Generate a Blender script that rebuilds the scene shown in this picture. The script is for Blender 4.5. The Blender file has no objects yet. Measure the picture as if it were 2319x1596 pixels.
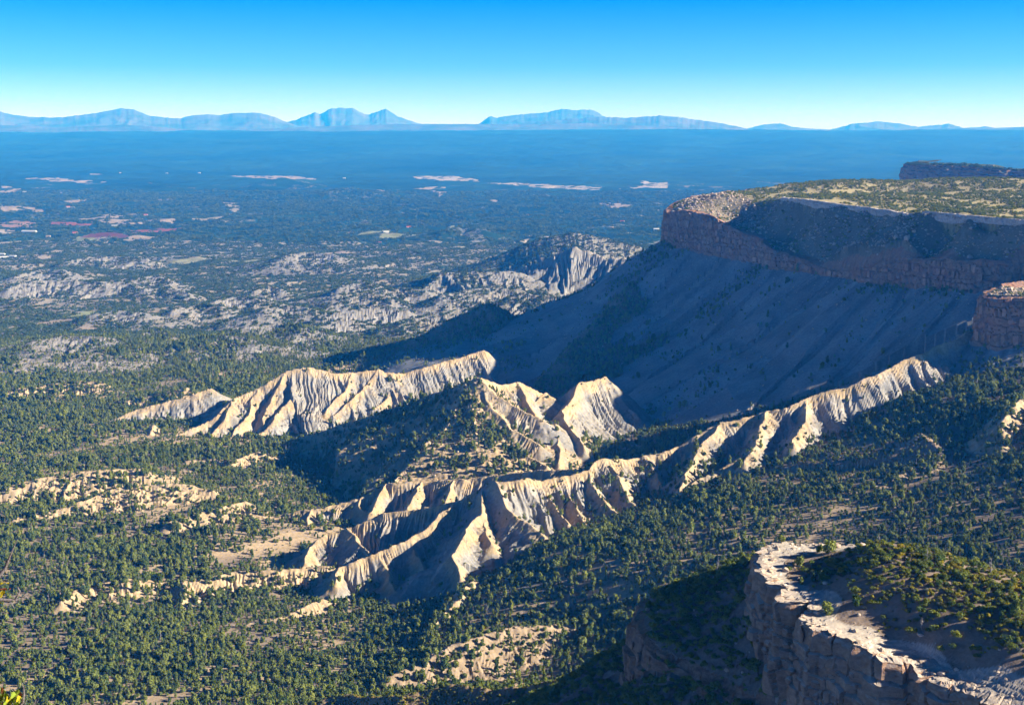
import bpy, math, random, time
import numpy as np
from mathutils import Vector, Matrix
T_START = time.time()
random.seed(7)
rng = np.random.default_rng(7)
scene = bpy.context.scene
col = scene.collection

# ------------------------------------------------------------------ camera, sky, sun, exposure
F = 2731.0                     # focal length in picture units (picture 2319 x 1596 units)
R = F / 4327.0                 # depths below are noted for a longer lens and scaled by this
CU, CV = 1159.5, 798.0
PITCH = math.atan(517.0 / F)   # eye level lies 517 units above the picture centre
cam_data = bpy.data.cameras.new('camera')
cam_data.sensor_fit = 'HORIZONTAL'
cam_data.angle = 2 * math.atan(CU / F)
cam_data.clip_start = 0.5
cam_data.clip_end = 120000.0
cam = bpy.data.objects.new('camera', cam_data)
col.objects.link(cam)
cam.location = (0, 0, 0)
cam.rotation_euler = (math.pi / 2 - PITCH, 0, 0)
scene.camera = cam

SUN_AZ = math.radians(97)      # clockwise from the view direction (+Y): 90 = from the right
SUN_EL = math.radians(24.5)
world = bpy.data.worlds.new('World')
scene.world = world
world.use_nodes = True
wn, wl = world.node_tree.nodes, world.node_tree.links
wn.clear()
w_out = wn.new('ShaderNodeOutputWorld')
w_bg = wn.new('ShaderNodeBackground')
w_sky = wn.new('ShaderNodeTexSky')
w_sky.sky_type = 'NISHITA'
w_sky.sun_disc = False
w_sky.sun_elevation = SUN_EL
w_sky.sun_rotation = SUN_AZ
w_sky.altitude = 2400
w_sky.air_density = 1.0
w_sky.dust_density = 0.1
w_sky.ozone_density = 3.0
# the clear mountain air of the photograph: deep azure above, paling towards the horizon all round
w_geo = wn.new('ShaderNodeNewGeometry')
w_sep = wn.new('ShaderNodeSeparateXYZ')
w_ramp = wn.new('ShaderNodeValToRGB')
w_mul = wn.new('ShaderNodeMix')
w_mul.data_type = 'RGBA'
w_mul.blend_type = 'MULTIPLY'
w_mul.inputs[0].default_value = 1.0
w_map = wn.new('ShaderNodeMapRange')
w_map.inputs['From Min'].default_value = 0.0
w_map.inputs['From Max'].default_value = 0.67
wl.new(w_geo.outputs['Incoming'], w_sep.inputs[0])
w_neg = wn.new('ShaderNodeMath'); w_neg.operation = 'MULTIPLY'; w_neg.inputs[1].default_value = -1.0
wl.new(w_sep.outputs['Z'], w_neg.inputs[0])
wl.new(w_neg.outputs[0], w_map.inputs['Value'])
wl.new(w_map.outputs[0], w_ramp.inputs[0])
SKY_RAMP = [(0.0, (0.60, 0.70, 1.42)), (0.067, (0.18, 0.46, 1.30)), (0.144, (0.0, 0.36, 1.15)), (0.40, (0.01, 0.13, 0.36)), (1.0, (0.02, 0.065, 0.17))]
cr = w_ramp.color_ramp
while len(cr.elements) < len(SKY_RAMP):
    cr.elements.new(0.5)
for e, (p, c) in zip(cr.elements, SKY_RAMP):
    e.position = p
    e.color = (*c, 1)
wl.new(w_sky.outputs[0], w_mul.inputs['A'])
wl.new(w_ramp.outputs[0], w_mul.inputs['B'])
wl.new(w_mul.outputs['Result'], w_bg.inputs['Color'])
w_bg.inputs['Strength'].default_value = 0.085
wl.new(w_bg.outputs[0], w_out.inputs['Surface'])

sun_data = bpy.data.lights.new('sun', 'SUN')
sun_data.energy = 5.0
sun_data.angle = math.radians(0.5)
sun_data.color = (1.0, 0.955, 0.885)
sun = bpy.data.objects.new('sun', sun_data)
col.objects.link(sun)
to_sun = Vector((math.sin(SUN_AZ) * math.cos(SUN_EL), math.cos(SUN_AZ) * math.cos(SUN_EL), math.sin(SUN_EL)))
sun.rotation_euler = (-to_sun).to_track_quat('-Z', 'Y').to_euler()

HAZE_DENSITY = 7.0e-5
HAZE_COLOR = (0.02, 0.30, 1.0)

scene.view_settings.view_transform = 'Standard'
scene.view_settings.look = 'None'
scene.view_settings.exposure = 1.4
scene.view_settings.gamma = 1.0
scene.view_settings.use_curve_mapping = False
scene.cycles.use_denoising = True
scene.cycles.max_bounces = 4
scene.cycles.diffuse_bounces = 2
scene.cycles.glossy_bounces = 1
scene.cycles.transmission_bounces = 2
scene.cycles.transparent_max_bounces = 8
scene.cycles.volume_bounces = 0
scene.cycles.use_adaptive_sampling = True
scene.cycles.adaptive_threshold = 0.02

# ------------------------------------------------------------------ picture <-> place
SP, CP = math.sin(PITCH), math.cos(PITCH)
def ray(u, v):
    a, b = (u - CU) / F, (CV - v) / F
    return a, CP + b * SP, -SP + b * CP
def P(u, v, D):
    """point seen at (u, v) that lies D metres ahead"""
    x, y, z = ray(u, v)
    D = D * R
    return (x / y * D, D, z / y * D)
def Pz(u, v, z0):
    """point seen at (u, v) that lies at height z0"""
    x, y, z = ray(u, v)
    t = z0 / z
    return (x * t, y * t, z0)
def proj(x, y, z):
    d = y * CP - z * SP
    return CU + F * x / d, CV - F * (y * SP + z * CP) / d

# ------------------------------------------------------------------ noise
def _tab(seed):
    return np.random.default_rng(seed).random((256, 256)).astype(np.float32)
_tabs = {}
def vnoise(x, y, seed=0):
    t = _tabs.get(seed)
    if t is None:
        t = _tabs[seed] = _tab(seed + 1000)
    xi = np.floor(x); yi = np.floor(y)
    fx = x - xi; fy = y - yi
    xi = xi.astype(np.int64) & 255; yi = yi.astype(np.int64) & 255
    x1 = (xi + 1) & 255; y1 = (yi + 1) & 255
    fx = fx * fx * (3 - 2 * fx); fy = fy * fy * (3 - 2 * fy)
    a = t[xi, yi] * (1 - fx) + t[x1, yi] * fx
    b = t[xi, y1] * (1 - fx) + t[x1, y1] * fx
    return (a * (1 - fy) + b * fy) * 2 - 1
def fbm(x, y, seed=0, octv=4, gain=0.5):
    r = 0; a = 1; n = 0
    for k in range(octv):
        r = r + a * vnoise(x + 17.3 * k, y - 9.1 * k, seed + k)
        n += a
        x = x * 2.03 * 0.8 - y * 2.03 * 0.6
        y = x * 0.6 / 0.8 * 0.999 + y * 2.03 * 0.8 if False else y * 2.03
        a *= gain
    return r / n
def ridged(x, y, seed=0, octv=3):
    r = 0; a = 1; n = 0
    for k in range(octv):
        r = r + a * (1 - np.abs(vnoise(x + 31.7 * k, y + 11.9 * k, seed + k)) * 2)
        n += a
        x = x * 2.1; y = y * 2.1; a *= 0.5
    return r / n
def smooth(a, b, x):
    t = np.clip((x - a) / (b - a), 0, 1)
    return t * t * (3 - 2 * t)
def smax(a, b, k):
    return 0.5 * (a + b + np.sqrt((a - b) ** 2 + k * k))
def hash1(i, seed=0):
    i = np.asarray(i, dtype=np.int64)
    h = (i * 374761393 + seed * 668265263) & 0x7fffffff
    h = ((h ^ (h >> 13)) * 1274126177) & 0x7fffffff
    return ((h ^ (h >> 16)) & 0xffff) / 65535.0

# thin plate spline through scattered heights
class TPS:
    def __init__(self, pts, lam=0.0):
        p = np.array(pts, float)
        self.s = 1000.0
        self.xy = p[:, :2] / self.s
        n = len(p)
        r2 = ((self.xy[:, None] - self.xy[None]) ** 2).sum(-1)
        K = 0.5 * r2 * np.log(r2 + 1e-12) + lam * np.eye(n)
        Q = np.hstack([np.ones((n, 1)), self.xy])
        A = np.zeros((n + 3, n + 3))
        A[:n, :n] = K; A[:n, n:] = Q; A[n:, :n] = Q.T
        self.w = np.linalg.solve(A, np.concatenate([p[:, 2], np.zeros(3)]))
    def __call__(self, x, y):
        sh = np.shape(x)
        x = np.ravel(x) / self.s; y = np.ravel(y) / self.s
        n = len(self.xy)
        out = self.w[n] + self.w[n + 1] * x + self.w[n + 2] * y
        for i in range(n):
            r2 = (x - self.xy[i, 0]) ** 2 + (y - self.xy[i, 1]) ** 2
            out += self.w[i] * 0.5 * r2 * np.log(r2 + 1e-12)
        return out.reshape(sh)

def catmull(pts, step):
    p = np.array(pts, float)
    q = np.vstack([2 * p[0] - p[1], p, 2 * p[-1] - p[-2]])
    out = []
    for i in range(1, len(q) - 2):
        L = np.linalg.norm(q[i + 1, :2] - q[i, :2])
        n = max(1, int(L / step))
        for k in range(n):
            t = k / n
            out.append(0.5 * (2 * q[i] + (q[i + 1] - q[i - 1]) * t + (2 * q[i - 1] - 5 * q[i] + 4 * q[i + 1] - q[i + 2]) * t * t
                              + (-q[i - 1] + 3 * q[i] - 3 * q[i + 1] + q[i + 2]) * t ** 3))
    out.append(q[-2])
    return np.array(out)

def poly_dist(x, y, line):
    """distance to a polyline, arc length of the nearest point, and its interpolated extra columns"""
    best = np.full(x.shape, 1e18); s_at = np.zeros(x.shape); extra = [np.zeros(x.shape) for _ in range(line.shape[1] - 2)]
    s0 = 0.0
    for i in range(len(line) - 1):
        ax, ay = line[i, :2]; bx, by = line[i + 1, :2]
        dx, dy = bx - ax, by - ay
        L2 = dx * dx + dy * dy + 1e-9
        t = np.clip(((x - ax) * dx + (y - ay) * dy) / L2, 0, 1)
        d2 = (x - ax - t * dx) ** 2 + (y - ay - t * dy) ** 2
        m = d2 < best
        best = np.where(m, d2, best)
        s_at = np.where(m, s0 + t * math.sqrt(L2), s_at)
        for k in range(len(extra)):
            extra[k] = np.where(m, line[i, 2 + k] * (1 - t) + line[i + 1, 2 + k] * t, extra[k])
        s0 += math.sqrt(L2)
    return np.sqrt(best), s_at, extra

def inside(x, y, poly):
    r = np.zeros(x.shape, bool)
    n = len(poly)
    j = n - 1
    for i in range(n):
        xi, yi = poly[i][:2]; xj, yj = poly[j][:2]
        c = ((yi > y) != (yj > y)) & (x < (xj - xi) * (y - yi) / (yj - yi + 1e-12) + xi)
        r ^= c
        j = i
    return r

# ------------------------------------------------------------------ the lie of the land
# open ground: valley floor on the left, treed hillside on the right
base_ctrl = [Pz(*c) for c in [
    (-200, 1596, -372), (300, 1596, -370), (600, 1596, -366), (800, 1596, -358),
    (-200, 1400, -380), (300, 1400, -380), (600, 1400, -380), (900, 1400, -380), (1000, 1500, -370), (968, 1350, -394), (760, 1325, -398), (1050, 1320, -390), (600, 1260, -394), (700, 1240, -396), (850, 1320, -397),
    (-200, 1200, -388), (300, 1200, -388), (600, 1160, -390),
    (-200, 1000, -394), (300, 1000, -394), (-200, 800, -398), (400, 800, -398), (700, 800, -398),
    (0, 700, -400), (600, 700, -400), (1000, 650, -399), (1300, 660, -398), (1450, 600, -400),
    (1240, 1400, -352), (1600, 1300, -316), (2319, 1280, -268), (2319, 1000, -256), (2000, 1200, -290),
    (1000, 1100, -388), (800, 990, -396), (1400, 1030, -356), (1130, 1245, -374)]]
base_ctrl += [P(1090, 1325, 1420), P(1240, 1236, 1490), P(1450, 1172, 1552), P(1600, 1126, 1582), P(1800, 1080, 1605), P(2000, 1020, 1635),
              P(2200, 890, 1715), (200, 1960 * R, -335), (-200, 700 * R, -335), (60, 800 * R, -300), (300, 900 * R, -280), (-330, 900 * R, -352),
              (900, 1200 * R, -190), (900, 1700 * R, -190), (420, 2300 * R, -300), (150, 2600 * R, -370), (-250, 500 * R, -330), (300, 500 * R, -260)]
base_tps = TPS(base_ctrl, lam=2e-5)

def far_z(x, y):
    u = x / y * R
    yo = y / R
    rise = smooth(14500, 31000, yo) * (278 + 10 * np.sin(u * 9 + 0.4)) * (0.35 + 0.65 * np.clip((yo - 14000) / 17000, 0, 1))
    left = 25 * smooth(-0.18, -0.27, u) * smooth(22000, 30000, yo)
    rel = 44 * smooth(15500, 20000, yo) * (ridged(x / 2700 + 0.3 * vnoise(x / 1500, yo / 1500, 147), yo / 3600, 140, 4) - 0.45) + 26 * smooth(25000, 31000, yo) * fbm(x / 1500, yo / 2600, 145, 3) + 26 * smooth(23800, 24600, yo + 900 * vnoise(x / 2200, yo / 4000, 146)) - 26
    return -400 + rise - left + rel

# main mesa rim: u, D, v of cliff top, v of cliff foot
rim_in = [(1522, 3075, 482, 546), (1545, 3005, 478, 556), (1590, 2940, 487, 568), (1640, 2885, 507, 578), (1700, 2800, 535, 592), (1760, 2715, 569, 606),
          (1810, 2645, 587, 614), (1850, 2590, 600, 620), (1900, 2515, 611, 628), (1945, 2450, 608, 634), (1985, 2395, 598, 641), (2045, 2310, 592, 648),
          (2110, 2270, 590, 652), (2180, 2215, 588, 655), (2225, 2170, 590, 660)]
near_in = [(2250, 2040, 650, 735), (2227, 1990, 662, 742), (2226, 1945, 668, 775), (2262, 1900, 672, 785), (2330, 1880, 672, 780)]
rim_back = [(1000, 3800 * R, -110, -190), (800, 3700 * R, -110, -190), (560, 3540 * R, -112, -190), (400, 3380 * R, -116, -188), (300, 3240 * R, -122, -186), (262, 3150 * R, -130, -186)]
def rim_pt(u, D, vt, vb):
    a = P(u, vt, D); b = P(u, vb, D)
    return (a[0], a[1], a[2], b[2])
rim_front = [rim_pt(*r) for r in rim_in]
rim_notch = [(590, 2150 * R, -158, -185), (640, 2125 * R, -160, -185), (660, 2100 * R, -162, -185), (620, 2075 * R, -164, -185)]
rim_near = [rim_pt(*r) for r in near_in]
rim_off = [(600, 1860 * R, -165, -205), (720, 1800 * R, -160, -200), (860, 1600 * R, -155, -190), (900, 1300 * R, -155, -190), (860, 1050 * R, -150, -190), (700, 930 * R, -150, -190),
           (560, 860 * R, -150, -190)]
rim_line = catmull(rim_back + rim_front + rim_notch + rim_near + rim_off, 14.0)
_k = np.arange(len(rim_line))
rim_line[:, 0] += 2.5 * rng.normal(size=len(_k)) + 10 * vnoise(_k / 4.3, _k * 0.0, 59) + 5 * vnoise(_k / 1.7, _k * 0.0, 60)
rim_line[:, 1] += 2.5 * rng.normal(size=len(_k))
rim_line[:, 2] += 3.0 * vnoise(_k / 2.2, _k * 0.0, 63)
rim_poly = np.vstack([rim_line[:, :2], [[2500, 800 * R], [2500, 3900 * R]]])

# upper cap of the mesa (thin pale ledge): u, v of its edge, D, height
cap_in = [(1770, 447, 2905, 3), (1800, 449, 2830, 6), (1860, 456, 2750, 9), (1900, 462, 2700, 9), (1950, 468, 2640, 8), (2000, 475, 2560, 8), (2050, 483, 2480, 9), (2082, 482, 2430, 11),
          (2098, 478, 2400, 12), (2150, 484, 2340, 12), (2200, 488, 2290, 12), (2260, 493, 2240, 11), (2330, 498, 2190, 8), (2420, 500, 2130, 8)]
cap_line = []
for u, v, D, h in cap_in:
    a = P(u, v, D)
    cap_line.append((a[0], a[1], a[2], a[2] - h * random.uniform(0.35, 1.3)))
cap_line = catmull([(620, 3200 * R, -112, -115), (470, 3060 * R, -112, -115)] + cap_line + [(780, 2050 * R, -118, -128), (950, 1900 * R, -118, -130)], 12.0)
cap_line[:, :2] += 2.0 * rng.normal(size=(len(cap_line), 2))
cap_poly = np.vstack([cap_line[:, :2], [[2500, 1700 * R], [2500, 3900 * R], [700, 3900 * R]]])

top_ctrl = [(r[0] + 3, r[1] + 3, r[2]) for r in rim_front[::1]] + [(r[0], r[1], r[2]) for r in rim_back + rim_notch + rim_near + rim_off]
top_ctrl += [(c[0], c[1], c[3]) for c in cap_line[4:-4:4]]
top_ctrl += [P(1640, 440, 3110), P(1600, 455, 3090), P(1700, 445, 3120), P(1560, 468, 3060), P(1730, 500, 2930), P(1690, 520, 2870), P(2035, 520, 2440), P(2020, 560, 2370), P(2160, 520, 2360), P(2200, 545, 2320), P(2140, 565, 2320), P(2250, 560, 2280),
             P(2240, 592, 2200), P(2310, 600, 2160), P(2290, 640, 2110), P(2300, 654, 1990), P(1750, 540, 2800), P(1800, 520, 2790), P(1930, 560, 2560), (900, 1400 * R, -140), (1100, 2200 * R, -120)]
top_tps = TPS(top_ctrl, lam=1e-6)
cap_ctrl = [(c[0], c[1], c[2]) for c in cap_line[::4]]
cap_ctrl += [P(1760, 437, 3180), P(1830, 428, 3200), P(1900, 417, 3260), P(1962, 409, 3330), P(2060, 411, 3360), P(2150, 404, 3350), P(2320, 408, 3380), P(2000, 440, 2980), P(2150, 450, 2800), P(2300, 455, 2700),
             (420, 3300 * R, -113), (600, 3560 * R, -112), (900, 3560 * R, -112), (1200, 3400 * R, -100), (1300, 2600 * R, -105), (1200, 1900 * R, -115)]
cap_tps = TPS(cap_ctrl, lam=1e-6)

# badland fins and spurs: crest points (u, v, D); slope; kind: 0 grey shale, 1 tan boulder slope, 2 treed spur; gully strength
TENTS = []
def tent(pts, k, kind=0, gul=1.0, zoff=0.0, wid=260):
    line = np.array([P(*p) for p in pts])
    line[:, 2] += zoff
    TENTS.append((line, k, kind, gul, wid))
# fin A (nearest, pale) and its spurs
tent([(2222, 740, 1990), (2080, 802, 1900), (1920, 869, 1850), (1830, 904, 1830), (1740, 930, 1820), (1640, 956, 1808), (1530, 1008, 1788), (1450, 1036, 1768), (1370, 1036, 1745), (1327, 1061, 1722),
      (1274, 1078, 1705), (1220, 1088, 1690), (1180, 1082, 1680), (1122, 1090, 1668), (1097, 1111, 1668), (1060, 1123, 1670), (1036, 1135, 1675), (938, 1154, 1688), (864, 1164, 1695), (777, 1197, 1690), (732, 1207, 1690), (695, 1238, 1665), (682, 1275, 1620)], 0.66, 0, 1.2)
SPUR_A = [([(1122, 1090, 1668), (1142, 1127, 1635), (1167, 1160, 1604), (1200, 1193, 1575), (1230, 1217, 1552)], 0),
          ([(1097, 1111, 1668), (1077, 1164, 1605), (1044, 1217, 1550), (1019, 1258, 1512), (1044, 1297, 1480)], 0),
          ([(1089, 1180, 1600), (1110, 1222, 1555)], -2),
          ([(1036, 1135, 1675), (991, 1160, 1655), (962, 1193, 1625), (921, 1221, 1602), (864, 1246, 1585), (810, 1267, 1572), (757, 1283, 1562), (750, 1310, 1535)], 0),
          ([(775, 1198, 1690), (800, 1222, 1660), (831, 1248, 1630)], 0),
          ([(1327, 1063, 1722), (1347, 1095, 1690), (1372, 1127, 1658), (1400, 1164, 1622)], -2.5),
          ([(1384, 1041, 1745), (1409, 1086, 1700), (1430, 1123, 1664), (1450, 1144, 1645)], -2.5),
          ([(1466, 1037, 1768), (1487, 1074, 1730), (1511, 1113, 1692)], -2.5),
          ([(1552, 1017, 1785), (1536, 1074, 1720), (1530, 1102, 1690)], -1.5),
          ([(1640, 957, 1808), (1600, 998, 1765), (1565, 1045, 1715), (1545, 1110, 1650)], 0),
          ([(1735, 932, 1812), (1715, 985, 1755), (1680, 1045, 1690)], 0),
          ([(1830, 905, 1830), (1825, 950, 1775), (1800, 1000, 1715)], 0),
          ([(1215, 1089, 1690), (1253, 1131, 1650), (1284, 1164, 1620)], -7), ([(1274, 1080, 1705), (1310, 1130, 1655), (1331, 1176, 1610)], -7),
          ([(1690, 1020, 1720), (1620, 1065, 1690), (1540, 1112, 1655)], 0), ([(921, 1221, 1602), (950, 1262, 1560), (975, 1305, 1518)], -6), ([(850, 1250, 1580), (880, 1285, 1545), (905, 1325, 1505)], -5)]
for s, zo in SPUR_A:
    tent(s, 0.68, 0, 1.0, zoff=zo, wid=120)
# fin A2 behind it
tent([(1372, 1045, 1775), (1327, 1053, 1800), (1208, 1064, 1840), (1126, 1076, 1862), (1069, 1084, 1872), (1028, 1086, 1880), (954, 1092, 1892), (880, 1094, 1900), (839, 1119, 1885), (810, 1131, 1878), (736, 1146, 1872), (634, 1162, 1868), (560, 1190, 1850)], 0.8, 0, 1.1)
for s in [[(954, 1093, 1892), (938, 1125, 1850), (915, 1160, 1812)], [(880, 1095, 1898), (862, 1130, 1855), (845, 1160, 1822)], [(720, 1150, 1872), (700, 1185, 1830), (675, 1210, 1800)],
          [(600, 1178, 1860), (640, 1200, 1835), (690, 1218, 1805)], [(810, 1132, 1878), (830, 1155, 1845), (860, 1162, 1825)], [(1030, 1087, 1880), (1020, 1115, 1845), (1000, 1140, 1815)]]:
    tent(s, 0.85, 0, 0.8, wid=90)
# fin B: the tan peak
tent([(600, 1015, 2330), (730, 975, 2300), (800, 950, 2275), (900, 921, 2235), (1000, 884, 2190), (1045, 868, 2165), (1080, 854, 2150)], 0.62, 1, 0.5)
tent([(1080, 854, 2150), (1125, 869, 2165), (1185, 864, 2200), (1235, 895, 2220)], 0.85, 0, 0.8, wid=90)
for s in [[(1080, 854, 2150), (1120, 890, 2120), (1165, 920, 2090), (1228, 948, 2060)], [(1085, 862, 2146), (1120, 920, 2090), (1160, 970, 2030), (1225, 1008, 1990)],
          [(1180, 866, 2195), (1195, 900, 2150), (1218, 938, 2100)]]:
    tent(s, 0.68, 0, 0.8, wid=70)
tent([(1060, 862, 2150), (1072, 930, 2075), (1085, 985, 2012)], 0.66, 1, 0.6, wid=150)
tent([(1036, 1082, 1935), (1077, 1034, 1985), (1115, 1012, 2005), (1155, 1000, 2015), (1183, 998, 2025), (1216, 980, 2045), (1256, 957, 2075)], 0.72, 0, 0.8, wid=120)
for s in [[(1155, 1000, 2015), (1187, 1025, 1980), (1237, 1058, 1935)], [(1155, 1000, 2015), (1142, 1033, 1980), (1130, 1072, 1935)], [(1256, 957, 2075), (1262, 1000, 2020), (1264, 1048, 1960)], [(1216, 982, 2045), (1240, 1020, 2000), (1268, 1055, 1955)]]:
    tent(s, 0.72, 0, 0.8, wid=90)
tent([(1375, 845, 2280), (1310, 859, 2215), (1290, 906, 2150), (1274, 922, 2125), (1294, 963, 2075), (1319, 1002, 2025)], 0.95, 0, 0.9, zoff=-4, wid=70)
tent([(1240, 890, 2200), (1215, 915, 2165), (1200, 935, 2140)], 0.7, 0, 0.6, wid=80)
# fin C
tent([(1095, 793, 2750), (1000, 821, 2700), (960, 831, 2680), (915, 846, 2660), (862, 837, 2640), (800, 843, 2620), (758, 848, 2602), (700, 830, 2590), (645, 838, 2580), (590, 878, 2545), (525, 904, 2505), (480, 945, 2455), (400, 985, 2400)], 0.62, 0, 1.0, wid=220)
for s in [[(862, 838, 2640), (820, 880, 2580), (770, 930, 2500), (725, 965, 2445)], [(800, 843, 2620), (770, 890, 2550), (735, 935, 2480)], [(700, 850, 2590), (655, 905, 2510), (610, 960, 2430), (560, 1000, 2380)],
          [(910, 846, 2660), (880, 890, 2590), (850, 925, 2530)], [(590, 880, 2545), (560, 930, 2480), (520, 990, 2405)], [(525, 905, 2505), (500, 950, 2440), (450, 1010, 2370)], [(645, 842, 2580), (615, 900, 2510), (590, 960, 2440)],
          [(350, 960, 2430), (340, 990, 2390)]]:
    tent(s, 0.66, 0, 0.8, wid=110)
tent([(480, 880, 2620), (440, 892, 2600), (380, 908, 2580), (300, 930, 2550), (240, 955, 2520)], 0.5, 0, 0.7, wid=90)
tent([(420, 878, 2700), (330, 895, 2690), (250, 912, 2680), (140, 945, 2640), (40, 975, 2580)], 0.35, 1, 0.6, wid=90)
# silhouette spur D below the prow
tent([(1520, 552, 3080), (1480, 573, 3110), (1420, 608, 3150), (1350, 642, 3180), (1250, 692, 3200), (1170, 716, 3200), (1120, 684, 3200), (1085, 692, 3190), (1050, 706, 3180), (980, 745, 3150), (900, 785, 3120), (820, 812, 3080), (740, 834, 3040)], 0.55, 2, 0.5, wid=320)
# low tan ridges of the valley floor (left)
for pts in [[(0, 1120, 1960), (80, 1095, 1985), (200, 1078, 2010), (330, 1072, 2030)], [(30, 1190, 1830), (150, 1160, 1870), (260, 1120, 1920), (380, 1105, 1960), (470, 1122, 1950)], [(400, 1380, 1500), (420, 1330, 1560), (520, 1312, 1590), (640, 1300, 1610), (740, 1295, 1620)],
            [(150, 1375, 1480), (200, 1340, 1530), (290, 1320, 1560)], [(560, 1440, 1400), (640, 1405, 1440), (740, 1375, 1480)], 
            [(380, 1195, 1800), (480, 1160, 1850), (560, 1150, 1880)], [(20, 890, 2780), (120, 875, 2820), (230, 870, 2840)], [(600, 1030, 2240), (520, 1050, 2190), (420, 1055, 2190)]]:
    tent(pts, 0.42, 1, 0.8, zoff=6.0, wid=90)
tent([(985, 1455, 1290), (1000, 1400, 1350), (1040, 1340, 1400), (1075, 1312, 1430)], 0.75, 1, 0.7, wid=70)
# treed spurs at lower centre
tent([(880, 1530, 1130), (934, 1503, 1150), (1040, 1455, 1190), (1161, 1418, 1235), (1290, 1410, 1262), (1430, 1420, 1275), (1600, 1400, 1290)], 0.55, 2, 0.4, wid=160)
tent([(640, 1600, 960), (780, 1578, 940), (900, 1566, 915), (1050, 1560, 885), (1180, 1556, 862), (1270, 1535, 840), (1380, 1475, 800)], 0.5, 3, 0.4, wid=170)
tent([(2319, 905, 1640), (2285, 925, 1610), (2262, 965, 1570), (2280, 1010, 1530)], 0.7, 1, 0.6, wid=60)
tent([(2330, 1130, 1380), (2290, 1190, 1320), (2300, 1250, 1270)], 0.7, 1, 0.6, wid=60)
tent([(2100, 985, 1610), (2120, 1030, 1560), (2000, 1100, 1490), (1900, 1150, 1450)], 0.35, 2, 0.5, wid=120)
# middle distance: cone, dark hill, scattered badlands
tent([(1490, 566, 4600), (1440, 582, 4680), (1370, 583, 4740), (1340, 572, 4780), (1302, 556, 4800), (1262, 574, 4800), (1225, 592, 4810), (1180, 606, 4830)], 0.62, 0, 1.0, wid=260)
for s in [[(1302, 556, 4800), (1285, 600, 4740), (1262, 640, 4670)], [(1302, 556, 4800), (1320, 600, 4740), (1345, 645, 4660)], [(1340, 572, 4780), (1370, 610, 4710), (1395, 640, 4660)], [(1262, 574, 4800), (1235, 610, 4740), (1210, 640, 4690)],
          [(1370, 583, 4740), (1400, 610, 4690), (1430, 630, 4650)], [(1302, 556, 4800), (1303, 600, 4735), (1305, 640, 4680)]]:
    tent(s, 0.7, 0, 0.9, wid=120)
tent([(1120, 582, 5350), (1170, 560, 5360), (1220, 540, 5370), (1290, 527, 5380), (1350, 533, 5380), (1400, 545, 5370), (1450, 560, 5350)], 0.42, 2, 0.4, wid=300)
MID = [([(965, 640, 4560), (1000, 608, 4640), (1060, 607, 4660), (1130, 606, 4680), (1180, 610, 4690)], 0.55), ([(770, 642, 4480), (800, 632, 4520), (840, 630, 4540)], 0.6), ([(720, 705, 3900), (780, 692, 3960), (830, 688, 3990), (890, 686, 4010), (920, 692, 4000)], 0.65),
       ([(1000, 660, 4250), (1050, 648, 4320), (1120, 640, 4400), (1180, 650, 4380)], 0.6), ([(690, 735, 3650), (750, 718, 3730), (800, 716, 3760)], 0.6), ([(20, 642, 4800), (60, 630, 4860), (110, 626, 4900), (170, 625, 4910), (240, 632, 4880)], 0.6),
       ([(175, 640, 4850), (220, 630, 4900), (290, 632, 4900), (310, 640, 4850)], 0.6), ([(300, 622, 5000), (340, 617, 5050), (380, 622, 5020)], 0.6), ([(330, 648, 4750), (370, 640, 4800), (420, 652, 4720)], 0.6), ([(580, 650, 4650), (610, 638, 4720), (640, 648, 4680)], 0.6),
       ([(150, 585, 5800), (200, 575, 5900), (260, 572, 5950), (330, 580, 5900)], 0.5), ([(40, 615, 5250), (100, 600, 5400), (150, 605, 5350)], 0.5), ([(320, 748, 3500), (352, 735, 3560), (390, 750, 3500)], 0.55), ([(400, 690, 4100), (450, 680, 4180), (500, 684, 4150)], 0.55),
       ([(880, 475, 9200), (930, 468, 9400), (980, 470, 9350), (1060, 476, 9200)], 0.5), ([(760, 500, 8300), (800, 490, 8500), (850, 497, 8400)], 0.4), ([(590, 412, 13200), (640, 398, 13500), (690, 410, 13300)], 0.35), ([(740, 432, 11500), (790, 422, 11800), (860, 436, 11500)], 0.3),
       ([(480, 672, 4250), (540, 662, 4320), (600, 668, 4280)], 0.5), ([(760, 660, 4250), (820, 652, 4330), (880, 660, 4280)], 0.55), ([(650, 570, 5700), (700, 563, 5800), (760, 570, 5700)], 0.45), ([(1000, 515, 7300), (1050, 508, 7450), (1100, 514, 7300)], 0.45),
       ([(430, 760, 3330), (500, 748, 3400), (560, 752, 3380)], 0.45), ([(560, 730, 3560), (620, 722, 3620), (680, 728, 3580)], 0.5), ([(900, 720, 3700), (960, 706, 3780), (1020, 700, 3800)], 0.5), ([(850, 650, 4450), (900, 642, 4520), (960, 648, 4480)], 0.5),
       ([(1180, 655, 4250), (1240, 660, 4200), (1300, 668, 4150)], 0.5), ([(600, 690, 4000), (640, 680, 4080), (690, 686, 4050)], 0.5), ([(220, 700, 4000), (270, 694, 4050), (330, 700, 4000)], 0.4), ([(80, 760, 3300), (150, 748, 3380), (230, 752, 3350)], 0.35)]
for pts, k in MID:
    tent(pts, k * 0.6, 4, 0.5, zoff=-8.0, wid=150)

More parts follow.
